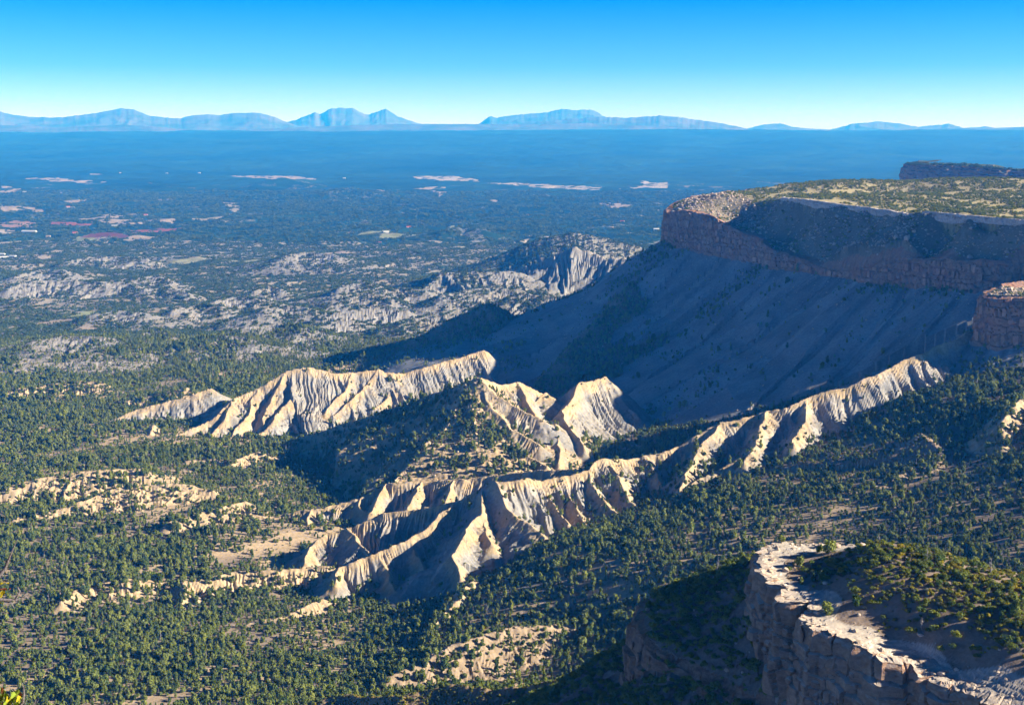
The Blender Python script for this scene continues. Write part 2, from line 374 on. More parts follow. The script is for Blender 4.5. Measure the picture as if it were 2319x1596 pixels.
# foreground promontory rim, at about z -140
prom_pts = [(2620, 1335, -142), (2420, 1312, -140), (2319, 1303, -140), (2200, 1281, -139), (2050, 1243, -138), (1930, 1236, -139), (1840, 1227, -139), (1762, 1225, -139), (1722, 1236, -139.5), (1712, 1262, -140), (1722, 1294, -140.5),
            (1736, 1312, -141), (1768, 1328, -141), (1764, 1360, -141.5), (1820, 1368, -141.5), (1820, 1400, -142), (1838, 1426, -142), (1895, 1442, -142.5), (1950, 1474, -143), (2012, 1499, -144), (2058, 1497, -144.5), (2092, 1508, -145),
            (2104, 1540, -146), (2150, 1556, -146), (2230, 1590, -146), (2330, 1620, -146), (2450, 1660, -146)]
prom_rim = []
for i, (u, v, z) in enumerate(prom_pts):
    p = Pz(u, v, z)
    prom_rim.append((p[0], p[1], z, z - (18 if i < 6 else {6: 12, 7: 6, 8: 5, 9: 7, 10: 12, 11: 17}.get(i, 24 if i < 20 else 16))))
prom_line = catmull(prom_rim, 3.0)
prom_line[:, :2] += 0.7 * rng.normal(size=(len(prom_line), 2))
prom_poly = np.vstack([prom_line[:, :2], [[600, 380 * R], [600, 620 * R]]])
prom_ctrl = [(p[0], p[1], p[2]) for p in prom_rim[1:-1]]
prom_ctrl += [Pz(1870, 1250, -138), Pz(1940, 1238, -135), Pz(1990, 1229, -132), Pz(2040, 1238, -130.5), Pz(2100, 1255, -130), Pz(2190, 1284, -131), Pz(2310, 1312, -131.5), Pz(2420, 1330, -131),
              Pz(1900, 1330, -137.5), Pz(1960, 1320, -134.5), Pz(2000, 1400, -140.5), Pz(2060, 1350, -135), Pz(2150, 1360, -134.5), Pz(2200, 1420, -137), Pz(2120, 1440, -140), Pz(2090, 1480, -144.5), Pz(2300, 1400, -134),
              Pz(2270, 1470, -138), Pz(2180, 1500, -143), Pz(1850, 1310, -140.5), Pz(1850, 1280, -139.5), Pz(1900, 1390, -141), Pz(1960, 1450, -142.5)]
prom_tps = TPS(prom_ctrl, lam=1e-7)
# lower rock band under it
low_in = [(1500, 1335, 665, 4), (1452, 1368, 640, 9), (1440, 1410, 618, 15), (1452, 1455, 600, 13), (1500, 1492, 585, 5), (1560, 1522, 575, 3), (1620, 1555, 563, 3), (1680, 1585, 552, 3), (1740, 1605, 545, 3), (1830, 1640, 532, 3), (1950, 1680, 515, 3)]
low_line = []
for u, v, D, h in low_in:
    a = P(u, v, D)
    low_line.append((a[0], a[1], a[2], a[2] - h))
low_line = catmull(low_line, 3.0)
low_line[:, 3] = low_line[:, 2] - (low_line[:, 2] - low_line[:, 3]) * (0.12 + 1.1 * smooth(-0.35, 0.35, vnoise(np.arange(len(low_line)) * 3.0 / 15, np.arange(len(low_line)) * 0.0, 58)))
low_line[:, :2] += 0.6 * rng.normal(size=(len(low_line), 2))
low_poly = np.vstack([low_line[:, :2], [[400, 480 * R], [300, 640 * R], [104, 672 * R]]])

BUTTE_LINE = None

MTENTS = [np.array([P(*p) for p in q]) for q in ([(2066, 486, 2460), (2058, 518, 2385), (2052, 552, 2320), (2045, 585, 2270)], [(1690, 446, 3080), (1700, 480, 2990), (1690, 520, 2880)])]
def terrain(x, y):
    """height, soil class arrays for arrays of places"""
    sh = x.shape
    x = x.ravel().astype(float); y = y.ravel().astype(float)
    yo = y / R
    # --- open ground
    nb = smooth(3300, 4800, yo)
    z = np.where(nb < 1, base_tps(x, np.minimum(y, 5200 * R)), 0) * (1 - nb) + far_z(x, y) * nb
    w1x = x + 40 * vnoise(x / 170, y / 170, 3); w1y = y + 40 * vnoise(x / 170, y / 170, 4)
    hill = 7 * ridged((w1x * 0.8 + w1y * 0.6) / 330, (-w1x * 0.6 + w1y * 0.8) / 190, 5, 3) + 1.6 * fbm(x / 38, y / 38, 8, 3)
    hill *= smooth(500, 1100, yo)
    hill *= 1 + 1.2 * smooth(3500, 5500, yo)
    z = z + hill - 7
    bare = np.zeros_like(z)          # bare badland rock
    tan = np.zeros_like(z)           # tan rather than grey
    kindm = np.zeros_like(z)         # surface kind: 0 floor, 1 mesa talus, 2 mesa top, 3 cap brush, 4 promontory top, 5 promontory slope, 6 fin B boulder face, 7 brush bench
    tan += smooth(0.25, 0.55, ridged((w1x * 0.8 + w1y * 0.6) / 330, (-w1x * 0.6 + w1y * 0.8) / 190, 5, 3)) * 0.9
    # --- talus of the mesa
    near = (yo > 850) & (yo < 4200) & (x > -450)
    d = np.full(z.shape, 1e6); s = np.zeros_like(z); zt = np.full(z.shape, -150.0); zb = np.full(z.shape, -190.0)
    inn = np.zeros(z.shape, bool)
    streak = np.zeros_like(z)
    if near.any():
        dd, ss, ex = poly_dist(x[near], y[near], rim_line)
        d[near] = dd; s[near] = ss; zt[near] = ex[0]; zb[near] = ex[1]
        inn[near] = inside(x[near], y[near], rim_poly)
        dt = np.maximum(d - 3, 0)
        g = 1 + 0.16 * fbm(s / 90, d / 400, 21, 3) * smooth(20, 120, d)
        rib = ridged(s / 34 + 0.3 * vnoise(x / 60, y / 60, 23), d / 500, 22, 3)
        tal = zb - (0.68 * np.minimum(dt, 130) + 0.46 * np.clip(dt - 130, 0, 160) + 0.3 * np.clip(dt - 290, 0, 300) + 0.2 * np.maximum(dt - 590, 0)) * g + 7.0 * rib * smooth(10, 90, d) + 2.6 * ridged(s / 11 + 0.4 * vnoise(x / 40, y / 40, 26), d / 160, 27, 2) * smooth(5, 40, d) + 0.9 * fbm(x / 14, y / 14, 25, 2)
        streak = np.where(near, fbm(s / 6 + 0.6 * vnoise(x / 25, y / 25, 28), d / 90, 29, 4) + 0.4 * fbm(s / 24, d / 160, 30, 2), 0)
        tal = np.where(near, tal, -1e4)
        m = tal > z
        kindm = np.where(m & near, 1, kindm)
        z = smax(z, tal, 6)
    # --- fins and spurs
    for line, k, kind, gul, wid in TENTS:
        x0, y0 = line[:, :2].min(0) - wid; x1, y1 = line[:, :2].max(0) + wid
        idx = np.nonzero((x > x0) & (x < x1) & (y > y0) & (y < y1))[0]
        if len(idx) == 0:
            continue
        px, py = x[idx], y[idx]
        jx = px + 5 * vnoise(px / 30, py / 30, 31) + 1.6 * vnoise(px / 8, py / 8, 131); jy = py + 5 * vnoise(px / 30, py / 30, 32) + 1.6 * vnoise(px / 8, py / 8, 132)
        dd, ss, ex = poly_dist(jx, jy, line)
        cz = ex[0] + 1.2 * vnoise(ss / 16, ss * 0, 33)
        ang = np.arctan2(py - line[-1, 1], px - line[-1, 0]) * 14
        endm = smooth(8, 0, np.abs(ss - ss.max())) * 0 
        ph = ss + endm * ang
        wv = vnoise(px / 24, py / 24, 34)
        p1 = ph / 24 + 1.1 * vnoise(ph / 40, ph * 0 + line[0, 0] * 0.1, 38) + 0.22 * wv
        p2 = ph / 7.5 + 1.2 * vnoise(ph / 17, ph * 0 + line[0, 0] * 0.1, 39) + 0.35 * wv
        p3 = ph / 3.1 + 1.2 * vnoise(ph / 8, ph * 0 + line[0, 0] * 0.1, 40) + 0.6 * wv + 0.25 * vnoise(px / 6, py / 6, 42)
        tri = lambda q: np.abs((q % 1) * 2 - 1)
        gl, rl, rl2 = tri(p1), tri(p2), tri(p3)
        fade = 0.55 + 0.45 * vnoise(px / 15, py / 15, 43)
        prof = k * dd * (1 - 0.22 * smooth(30, 120, dd))
        f = cz - prof - gul * (0.26 * np.minimum(dd, 40) * gl + (2.6 * rl * smooth(0.5, 14, dd) + 1.25 * rl2 * smooth(0.3, 5, dd)) * (0.5 + fade)) + 0.7 * vnoise(px / 3.5, py / 3.5, 36)
        old = z[idx]
        m = f > old - 0.5
        new = smax(old, f, 1.0)
        z[idx] = np.where(f > old - 8, new, old)
        mm = smooth(-1.0, 2.0, f - old)
        if kind == 0:
            bare[idx] = np.maximum(bare[idx] * (1 - mm), mm)
            tc = smooth(13, 2, dd + 6 * vnoise(px / 9, py / 9, 37)) * 0.8 + 0.12
            tan[idx] = tan[idx] * (1 - mm) + mm * tc
            kindm[idx] = np.where(mm > 0.5, 0, kindm[idx])
        elif kind == 4:
            bare[idx] = np.maximum(bare[idx] * (1 - mm), mm * smooth(-0.5, 0.3, vnoise(px / 38, py / 38, 39) + 0.1) * 0.65)
            tan[idx] = tan[idx] * (1 - mm) + mm * 0.15
        elif kind == 1:
            tan[idx] = tan[idx] * (1 - mm) + mm
            bare[idx] = bare[idx] * (1 - mm) + mm * 0.55
            kindm[idx] = np.where(mm > 0.5, 6, kindm[idx])
        elif kind == 2:
            bare[idx] = bare[idx] * (1 - mm)
            kindm[idx] = np.where(mm > 0.5, 8, kindm[idx])
        else:
            bare[idx] = bare[idx] * (1 - mm)
            tan[idx] = tan[idx] * (1 - mm) + mm * 0.8
            kindm[idx] = np.where(mm > 0.5, np.where(dd < 15 + 6 * vnoise(px / 20, py / 20, 44), 7, 8), kindm[idx])
    # --- top of the mesa
    if inn.any():
        i = np.nonzero(inn)[0]
        px, py = x[i], y[i]
        zi = top_tps(px, py) + 1.5 * fbm(px / 22, py / 22, 41, 3)
        zi = np.minimum(zi, -104)
        ci = inside(px, py, cap_poly)
        cd, _, cex = poly_dist(px, py, cap_line)
        kk = np.full(len(i), 2.0)
        zc = cap_tps(px, py) + 2.2 * fbm(px / 60, py / 60, 45, 3)
        cm = ci & (cd > 5)
        zi = np.where(cm, zc, np.where(ci, np.minimum(zi, cex[1]), zi))
        kk = np.where(ci, 3, kk)
        tt = smooth(2880, 3010, py / R) * smooth(330, 430, px)
        zi = zi * (1 - tt) + zc * tt
        kk = np.where(tt > 0.5, 3, kk)
        for ln in MTENTS:
            md, _, mex = poly_dist(px, py, ln)
            zi = np.where(ci | (tt > 0), zi, np.maximum(zi, mex[0] - 0.58 * md + 1.5 * fbm(px / 12, py / 12, 46, 3)))
        # the rim itself is a cliff built separately: the sheet drops just behind it
        edge = smooth(3, 9, d[i])
        zo = zb[i] - 2
        zi = zo * (1 - edge) + zi * edge
        z[i] = zi
        kindm[i] = kk
        bare[i] = 0
        tan[i] = 0.8
    # --- foreground promontory
    pn = (yo < 900) & (x > -120)
    if pn.any():
        i = np.nonzero(pn)[0]
        px, py = x[i], y[i]
        pd, ps, pex = poly_dist(px, py, prom_line)
        pi = inside(px, py, prom_poly)
        tal = pex[1] - (0.86 * np.minimum(pd, 70) + 0.74 * np.clip(pd - 70, 0, 80) + 0.6 * np.maximum(pd - 150, 0)) * (1 + 0.12 * fbm(ps / 25, pd / 60, 51, 2)) + 1.6 * fbm(px / 11, py / 11, 52, 3)
        li = inside(px, py, low_poly)
        ld, _, lex = poly_dist(px, py, low_line)
        wl_ = smooth(26, 1, ld); wo_ = smooth(75, 4, ld)
        wr_ = ld / (ld + pd + 1e-6)
        tal2 = np.where(li, lex[0] * (1 - wr_) + pex[1] * wr_ + 1.3 * fbm(px / 10, py / 10, 57, 3) * smooth(1, 8, ld), np.minimum(tal, tal * (1 - wo_) + (lex[1] - 0.72 * ld + 1.2 * fbm(px / 9, py / 9, 53, 3)) * wo_))
        tal2 = np.where(li & (ld < 2.5), lex[1] - 1, tal2)
        old = z[i]
        zz = np.maximum(old, tal2)
        km = np.where(tal2 > old, 5, kindm[i])
        top = prom_tps(px, py) + 0.5 * fbm(px / 6, py / 6, 54, 3)
        led = smooth(14, 3, pd) * smooth(0.0, 1.0, 1)
        q = 0.9
        terr = np.floor(top / q + 1.4 * fbm(px / 7, py / 7, 55, 3)) * q + 0.25 * vnoise(px / 1.6, py / 1.6, 56)
        top = top * (1 - 0.4 * led) + terr * 0.4 * led
        top = np.where(pd < 1.6, pex[1] - 1, top)
        zz = np.where(pi, top, zz)
        km = np.where(pi, 4, km)
        z[i] = zz
        kindm[i] = km
        d[i] = np.where(pi, pd, d[i])
        bare[i] = np.where(km >= 4, 0, bare[i])
        tan[i] = np.where(pi, 1.0, np.where(km == 5, 0.6, tan[i]))
    r = lambda a: a.reshape(sh)
    return r(z), r(bare), r(tan), r(kindm), r(d), r(streak)

# ------------------------------------------------------------------ fields and tracks on the plain (world outlines)
def c1(pts): return [(X * 0.3406, 211.4 + Y * 0.3406) for X, Y in pts]
def c2(pts): return [(724.6 + X * 0.3406, 211.4 + Y * 0.3406) for X, Y in pts]
TAN = (0.52, 0.42, 0.33); PALE = (0.60, 0.52, 0.44); RED = (0.40, 0.14, 0.12); PUR = (0.24, 0.09, 0.10); GRN = (0.34, 0.37, 0.20); ROAD = (0.58, 0.50, 0.42)
FIELDS = [(c1([(500, 800), (590, 780), (780, 775), (850, 790), (640, 800), (620, 818)]), TAN), (c1([(330, 812), (610, 822), (600, 838), (330, 840)]), RED), (c1([(540, 905), (780, 878), (820, 910), (800, 932), (640, 942)]), PUR),
          (c1([(830, 870), (1080, 850), (1220, 848), (1170, 885), (860, 897)]), RED), (c1([(350, 930), (540, 903), (640, 940), (560, 948)]), GRN), (c1([(780, 943), (1060, 932), (1040, 908), (830, 910)]), TAN), (c1([(0, 715), (280, 730), (260, 752), (90, 742), (0, 740)]), TAN),
          (c1([(-60, 818), (200, 812), (300, 850), (200, 862), (-60, 848)]), (0.46, 0.28, 0.24)), (c1([(-60, 858), (180, 882), (60, 897), (-60, 895)]), PALE), (c1([(890, 783), (960, 781), (1180, 798), (1150, 822), (1050, 815), (950, 805)]), TAN),
          (c1([(1160, 803), (1350, 798), (1480, 773), (1550, 740), (1480, 690), (1590, 682), (1590, 735), (1500, 787), (1350, 810)]), (0.48, 0.42, 0.32)), (c1([(1040, 1050), (1400, 1052), (1700, 1038), (1900, 1038), (1780, 1080), (1500, 1084), (1200, 1077)]), (0.44, 0.44, 0.28)),
          (c1([(150, 538), (330, 533), (480, 553), (700, 562), (680, 574), (450, 562), (170, 552)]), TAN), (c1([(1510, 530), (1700, 528), (2000, 538), (2100, 552), (1800, 547)]), TAN),
          (c1([(195, 1032), (255, 1003), (430, 976), (440, 985), (285, 1010), (230, 1026), (380, 1042), (370, 1052)]), ROAD), (c1([(470, 1410), (600, 1388), (680, 1450), (560, 1472), (440, 1440)]), GRN), (c1([(240, 1480), (440, 1448), (780, 1436), (1100, 1350), (1110, 1362), (800, 1458), (500, 1492), (300, 1502)]), TAN),
          (c1([(-60, 1488), (150, 1493), (90, 1517), (-60, 1517)]), TAN), (c1([(-60, 943), (250, 938), (240, 952), (-60, 957)]), PALE), (c1([(640, 812), (900, 800), (980, 812), (900, 838), (700, 835)]), TAN), (c1([(0, 590), (100, 600), (110, 612), (0, 600)]), TAN), (c1([(0, 620), (150, 610), (130, 622), (0, 638)]), TAN),
          (c1([(230, 600), (340, 598), (320, 610), (240, 610)]), TAN), (c1([(380, 690), (470, 685), (600, 670), (600, 678), (480, 697)]), TAN), (c1([(480, 1525), (640, 1520), (600, 1555), (500, 1550)]), TAN), (c1([(600, 520), (700, 520), (690, 526), (600, 525)]), TAN),
          (c2([(590, 532), (850, 532), (1060, 552), (1050, 568), (850, 558), (650, 547)]), PALE), (c2([(1100, 568), (1300, 571), (1600, 588), (1890, 602), (1840, 620), (1500, 603), (1180, 582)]), PALE), (c2([(2140, 562), (2305, 568), (2305, 600), (1990, 612), (2150, 590)]), PALE),
          (c2([(1830, 693), (2080, 712), (1980, 727), (1880, 717)]), TAN), (c2([(720, 618), (860, 626), (800, 657), (780, 635)]), TAN), (c2([(200, 900), (450, 868), (470, 873), (210, 907)]), GRN), (c2([(410, 898), (650, 883), (880, 843), (880, 870), (600, 912), (420, 914)]), GRN),
          (c2([(-20, 983), (60, 983), (330, 1003), (300, 1017), (-20, 1012)]), (0.50, 0.40, 0.36)), (c2([(1360, 925), (1400, 908), (1570, 906), (1560, 915), (1400, 920), (1385, 952)]), ROAD), (c2([(560, 738), (750, 743), (700, 754)]), GRN), (c2([(1790, 923), (1970, 920), (1960, 930), (1800, 934)]), (0.44, 0.44, 0.28)),
          (c2([(600, 608), (760, 600), (850, 598), (840, 606), (640, 614)]), TAN), (c2([(1240, 573), (1290, 560), (1300, 566)]), TAN), (c2([(2080, 735), (2305, 745), (2300, 755), (2100, 742)]), TAN), (c2([(340, 618), (420, 622), (400, 628)]), TAN), (c2([(1120, 680), (1180, 672), (1170, 684)]), TAN)]
FIELDW = []
for pts, c in FIELDS:
    w = np.array([Pz(u, v, -401.0)[:2] for u, v in pts])
    FIELDW.append((w, c, w.min(0), w.max(0)))
def field_mask(x, y):
    f = np.zeros(x.shape, np.int16)
    wx = x + 14 * vnoise(x / 90, y / 90, 61); wy = y + 30 * vnoise(x / 120, y / 160, 62)
    for k, (w, c, lo, hi) in enumerate(FIELDW):
        m = (wx > lo[0]) & (wx < hi[0]) & (wy > lo[1]) & (wy < hi[1])
        if m.any():
            i = np.nonzero(m)
            ins = inside(wx[i], wy[i], w)
            ins &= fbm(x[i] / 70, y[i] / 45, 64, 3) > -0.22
            f[i[0][ins]] = k + 1
    return f

def cover(x, y, z, bare, tan, kind, d, streak):
    """albedo per place and tree density (0..1)"""
    n1 = fbm(x / 120, y / 120, 71, 4); n2 = fbm(x / 22, y / 22, 75, 3)
    n3 = ridged((x * 0.85 + y * 0.5) / 420, (-x * 0.5 + y * 0.85) / 160, 78, 3)
    GREY = np.array([0.255, 0.243, 0.225]); TANC = np.array([0.41, 0.305, 0.19]); FLOOR = np.array([0.26, 0.20, 0.14])
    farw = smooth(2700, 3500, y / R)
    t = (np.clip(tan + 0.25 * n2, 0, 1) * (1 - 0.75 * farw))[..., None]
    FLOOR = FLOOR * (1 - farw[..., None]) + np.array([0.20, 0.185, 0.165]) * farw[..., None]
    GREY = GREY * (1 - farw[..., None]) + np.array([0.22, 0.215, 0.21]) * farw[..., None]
    b = np.clip(bare, 0, 1)[..., None]
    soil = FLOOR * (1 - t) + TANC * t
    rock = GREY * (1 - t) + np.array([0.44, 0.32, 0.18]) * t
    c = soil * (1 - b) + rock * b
    c = c * (1 + b * 0.22 * vnoise(z / 5.5 + 0.4 * n2, x * 0 + 3.3, 73)[..., None])
    tree = np.clip(0.95 + 0.3 * n1 - 0.6 * smooth(0.4, 0.8, n3 + 0.35 * n2) , 0, 1)
    tree = tree * (1 - smooth(0.3, 0.9, bare))
    tree = np.where(bare > 0.9, 0.02 + 0.05 * (n2 > 0.35), tree)
    # talus of the mesa: bare grey shale with sparse trees
    m = kind == 1
    c = np.where(m[..., None], np.array([0.24, 0.24, 0.235]) * (1 + 0.2 * n2[..., None] + 0.5 * streak[..., None]), c)
    tree = np.where(m, 0.02 + 0.4 * smooth(0.15, 0.45, n1 + 0.4 * n2) + 0.12 * smooth(0.15, 0.5, streak), tree)
    m = m & (y < 1760 * R)
    tree = np.where(m, 0.3 + 0.5 * smooth(-0.1, 0.3, n1), tree)
    hs_ = smooth(-40, 120, x) * (y < 1760 * R) * (kind == 0)
    tree = tree * (1 - 0.5 * hs_) + 0.5 * hs_ * np.clip(0.72 + 0.5 * n1, 0, 1)
    m = kind == 8
    c = np.where(m[..., None], np.array([0.29, 0.215, 0.14]) * (1 + 0.15 * n2[..., None]), c)
    tree = np.where(m, 0.62 + 0.38 * smooth(-0.1, 0.3, n1 + n2 * 0.3), tree)
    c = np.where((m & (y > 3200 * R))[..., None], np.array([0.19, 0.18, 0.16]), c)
    m = kind == 6
    tree = np.where(m, np.clip(0.55 + 0.6 * n1 + 0.3 * n2, 0.08, 0.9), tree)
    m = (kind == 2)
    c = np.where(m[..., None], np.array([0.19, 0.165, 0.11]) * (1 + 0.3 * n2[..., None]), c)
    m = (kind == 3)
    c = np.where(m[..., None], np.array([0.36, 0.30, 0.15]), c)
    m = (kind == 4)
    c = np.where(m[..., None], np.array([0.27, 0.20, 0.145]), c)
    slab = m & (d + 5 * n2 + 3 * n1 < 10.5)
    c = np.where(slab[..., None], np.array([0.50, 0.42, 0.33]) * (1 + 0.12 * n2[..., None]), c)
    slab = m & (y > 600 * R) & (x < 128)
    c = np.where(slab[..., None], np.array([0.52, 0.44, 0.345]), c)
    m = (kind == 5)
    c = np.where(m[..., None], np.array([0.20, 0.16, 0.12]), c)
    m = (kind == 7)
    c = np.where(m[..., None], np.array([0.25, 0.175, 0.10]), c)
    tree = np.where((kind == 2) | (kind == 3) | (kind == 4) | (kind == 5), 0, tree)
    tree = np.where(kind == 7, 0.06, tree)
    f = np.zeros(x.shape, np.int16)
    fm = (y > 3000 * R)
    if fm.any():
        ff = field_mask(x[fm], y[fm])
        f[fm] = ff
    cols = np.array([(0, 0, 0)] + [q[1] for q in FIELDW])
    fc = cols[f] * 0.55 * (1 + 0.16 * n2[..., None])
    c = np.where((f > 0)[..., None], fc, c)
    tree = np.where(f > 0, 0.012, tree)
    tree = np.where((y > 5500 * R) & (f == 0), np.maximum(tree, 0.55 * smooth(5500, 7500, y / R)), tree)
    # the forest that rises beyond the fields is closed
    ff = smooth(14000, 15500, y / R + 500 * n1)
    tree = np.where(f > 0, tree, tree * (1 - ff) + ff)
    return c, tree, f

# ------------------------------------------------------------------ materials
def nodes_of(name):
    m = bpy.data.materials.new(name)
    m.use_nodes = True
    nt = m.node_tree
    nt.nodes.clear()
    out = nt.nodes.new('ShaderNodeOutputMaterial')
    bs = nt.nodes.new('ShaderNodeBsdfPrincipled')
    bs.inputs['Roughness'].default_value = 0.95
    bs.inputs['Specular IOR Level'].default_value = 0.1
    nt.links.new(bs.outputs[0], out.inputs[0])
    return m, nt, bs
def noise_node(nt, scale, detail=4, rough=0.6, coord=None):
    n = nt.nodes.new('ShaderNodeTexNoise')
    n.inputs['Scale'].default_value = scale
    n.inputs['Detail'].default_value = detail
    n.inputs['Roughness'].default_value = rough
    if coord is not None:
        nt.links.new(coord, n.inputs['Vector'])
    return n
def mapr(nt, src, a, b, c, d):
    n = nt.nodes.new('ShaderNodeMapRange')
    n.inputs['From Min'].default_value = a; n.inputs['From Max'].default_value = b
    n.inputs['To Min'].default_value = c; n.inputs['To Max'].default_value = d
    nt.links.new(src, n.inputs['Value'])
    return n
def mixc(nt, fac, a, b, mode='MIX'):
    n = nt.nodes.new('ShaderNodeMix')
    n.data_type = 'RGBA'; n.blend_type = mode
    for k, v in ((0, fac), ('A', a), ('B', b)):
        s = n.inputs[k]
        if hasattr(v, 'links'):
            nt.links.new(v, s)
        elif isinstance(v, (int, float)):
            s.default_value = v
        else:
            s.default_value = (*v, 1)
    return n

def ground_material(name, fine, bump):
    m, nt, bs = nodes_of(name)
    at = nt.nodes.new('ShaderNodeAttribute'); at.attribute_name = 'albedo'
    tr = nt.nodes.new('ShaderNodeAttribute'); tr.attribute_name = 'canopy'
    geo = nt.nodes.new('ShaderNodeNewGeometry')
    n1 = noise_node(nt, fine, 5, 0.65, geo.outputs['Position'])
    v = mapr(nt, n1.outputs['Fac'], 0.3, 0.7, 0.72, 1.25)
    hs = nt.nodes.new('ShaderNodeVectorMath'); hs.operation = 'SCALE'
    nt.links.new(at.outputs['Color'], hs.inputs[0]); nt.links.new(v.outputs[0], hs.inputs['Scale'])
    nt.links.new(hs.outputs[0], bs.inputs['Base Color'])
    if bump:
        b = nt.nodes.new('ShaderNodeBump'); b.inputs['Strength'].default_value = 0.6; b.inputs['Distance'].default_value = bump
        nt.links.new(n1.outputs['Fac'], b.inputs['Height']); nt.links.new(b.outputs[0], bs.inputs['Normal'])
    return m, nt, bs, hs, tr, geo
M = {}
M['ground'] = ground_material('valley_soil', 0.35, 0.8)[0]
M['ground_near'] = ground_material('promontory_soil', 0.8, 0.35)[0]
m, nt, bs, hs, tr, geo = ground_material('plain_soil', 0.02, 0)
# woods too far off to tell their trees apart
nf = noise_node(nt, 0.055, 6, 0.8, geo.outputs['Position'])
nf2 = noise_node(nt, 0.0022, 5, 0.65, geo.outputs['Position'])
add = nt.nodes.new('ShaderNodeMath'); add.operation = 'MULTIPLY_ADD'; add.inputs[1].default_value = 0.7
nt.links.new(nf2.outputs['Fac'], add.inputs[0]); nt.links.new(nf.outputs['Fac'], add.inputs[2])
thr = nt.nodes.new('ShaderNodeMath'); thr.operation = 'MULTIPLY_ADD'; thr.inputs[1].default_value = 0.62
nt.links.new(tr.outputs['Fac'], thr.inputs[0]); nt.links.new(add.outputs[0], thr.inputs[2])
fac = mapr(nt, thr.outputs[0], 1.03, 1.2, 0.0, 1.0)
nf3 = noise_node(nt, 0.0009, 6, 0.7, geo.outputs['Position'])
woods = mixc(nt, mapr(nt, nf3.outputs['Fac'], 0.35, 0.65, 0, 1).outputs[0], (0.004, 0.024, 0.022), (0.02, 0.055, 0.038))
mx = mixc(nt, fac.outputs[0], hs.outputs[0], woods.outputs['Result'])
nt.links.new(mx.outputs['Result'], bs.inputs['Base Color'])
M['plain'] = m

def rock_material(name, c1_, c2_, c3_, scale, strata):
    m, nt, bs = nodes_of(name)
    geo = nt.nodes.new('ShaderNodeNewGeometry')
    oi = nt.nodes.new('ShaderNodeObjectInfo')
    n1 = noise_node(nt, scale, 6, 0.65, geo.outputs['Position'])
    sc = nt.nodes.new('ShaderNodeVectorMath'); sc.operation = 'MULTIPLY'; sc.inputs[1].default_value = (0.25, 0.25, strata)
    nt.links.new(geo.outputs['Position'], sc.inputs[0])
    n2 = noise_node(nt, 1.0, 4, 0.6, sc.outputs[0])
    n3 = noise_node(nt, scale * 5, 4, 0.7, geo.outputs['Position'])
    a = mixc(nt, mapr(nt, n1.outputs['Fac'], 0.35, 0.65, 0, 1).outputs[0], c1_, c2_)
    b = mixc(nt, mapr(nt, n2.outputs['Fac'], 0.45, 0.7, 0, 0.8).outputs[0], a.outputs['Result'], c3_)
    v = mapr(nt, n3.outputs['Fac'], 0.3, 0.7, 0.7, 1.2)
    r = mapr(nt, oi.outputs['Random'], 0, 1, 0.8, 1.15)
    mm = nt.nodes.new('ShaderNodeMath'); mm.operation = 'MULTIPLY'
    nt.links.new(v.outputs[0], mm.inputs[0]); nt.links.new(r.outputs[0], mm.inputs[1])
    hs = nt.nodes.new('ShaderNodeVectorMath'); hs.operation = 'SCALE'
    nt.links.new(b.outputs['Result'], hs.inputs[0]); nt.links.new(mm.outputs[0], hs.inputs['Scale'])
    nt.links.new(hs.outputs[0], bs.inputs['Base Color'])
    bp = nt.nodes.new('ShaderNodeBump'); bp.inputs['Strength'].default_value = 0.7; bp.inputs['Distance'].default_value = 0.5
    nt.links.new(n3.outputs['Fac'], bp.inputs['Height']); nt.links.new(bp.outputs[0], bs.inputs['Normal'])
    return m
M['mesa_rock'] = rock_material('banded_red_sandstone', (0.42, 0.20, 0.12), (0.47, 0.29, 0.18), (0.26, 0.18, 0.14), 0.06, 0.35)
M['cap_rock'] = rock_material('pale_cap_sandstone', (0.50, 0.43, 0.36), (0.58, 0.50, 0.42), (0.40, 0.32, 0.26), 0.1, 0.5)
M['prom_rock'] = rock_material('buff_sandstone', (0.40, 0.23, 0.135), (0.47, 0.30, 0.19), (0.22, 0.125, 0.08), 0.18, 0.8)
# bleached caprock on upward faces, with sunlit brightness put into the colour
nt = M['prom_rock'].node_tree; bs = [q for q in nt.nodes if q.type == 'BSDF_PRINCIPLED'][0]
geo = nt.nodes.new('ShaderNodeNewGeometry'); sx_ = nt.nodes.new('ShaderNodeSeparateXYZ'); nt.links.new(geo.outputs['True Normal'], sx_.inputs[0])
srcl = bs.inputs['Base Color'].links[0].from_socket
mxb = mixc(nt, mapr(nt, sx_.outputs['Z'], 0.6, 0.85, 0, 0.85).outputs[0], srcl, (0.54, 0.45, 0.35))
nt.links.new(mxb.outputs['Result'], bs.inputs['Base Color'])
M['dark_rock'] = rock_material('shaded_brown_sandstone', (0.30, 0.17, 0.10), (0.38, 0.24, 0.15), (0.17, 0.10, 0.07), 0.2, 0.8)  # promontory sandstone in darker tones: shade put into the colour
M['boulder'] = rock_material('boulder_sandstone', (0.52, 0.40, 0.28), (0.60, 0.48, 0.36), (0.42, 0.29, 0.20), 0.3, 0.7)

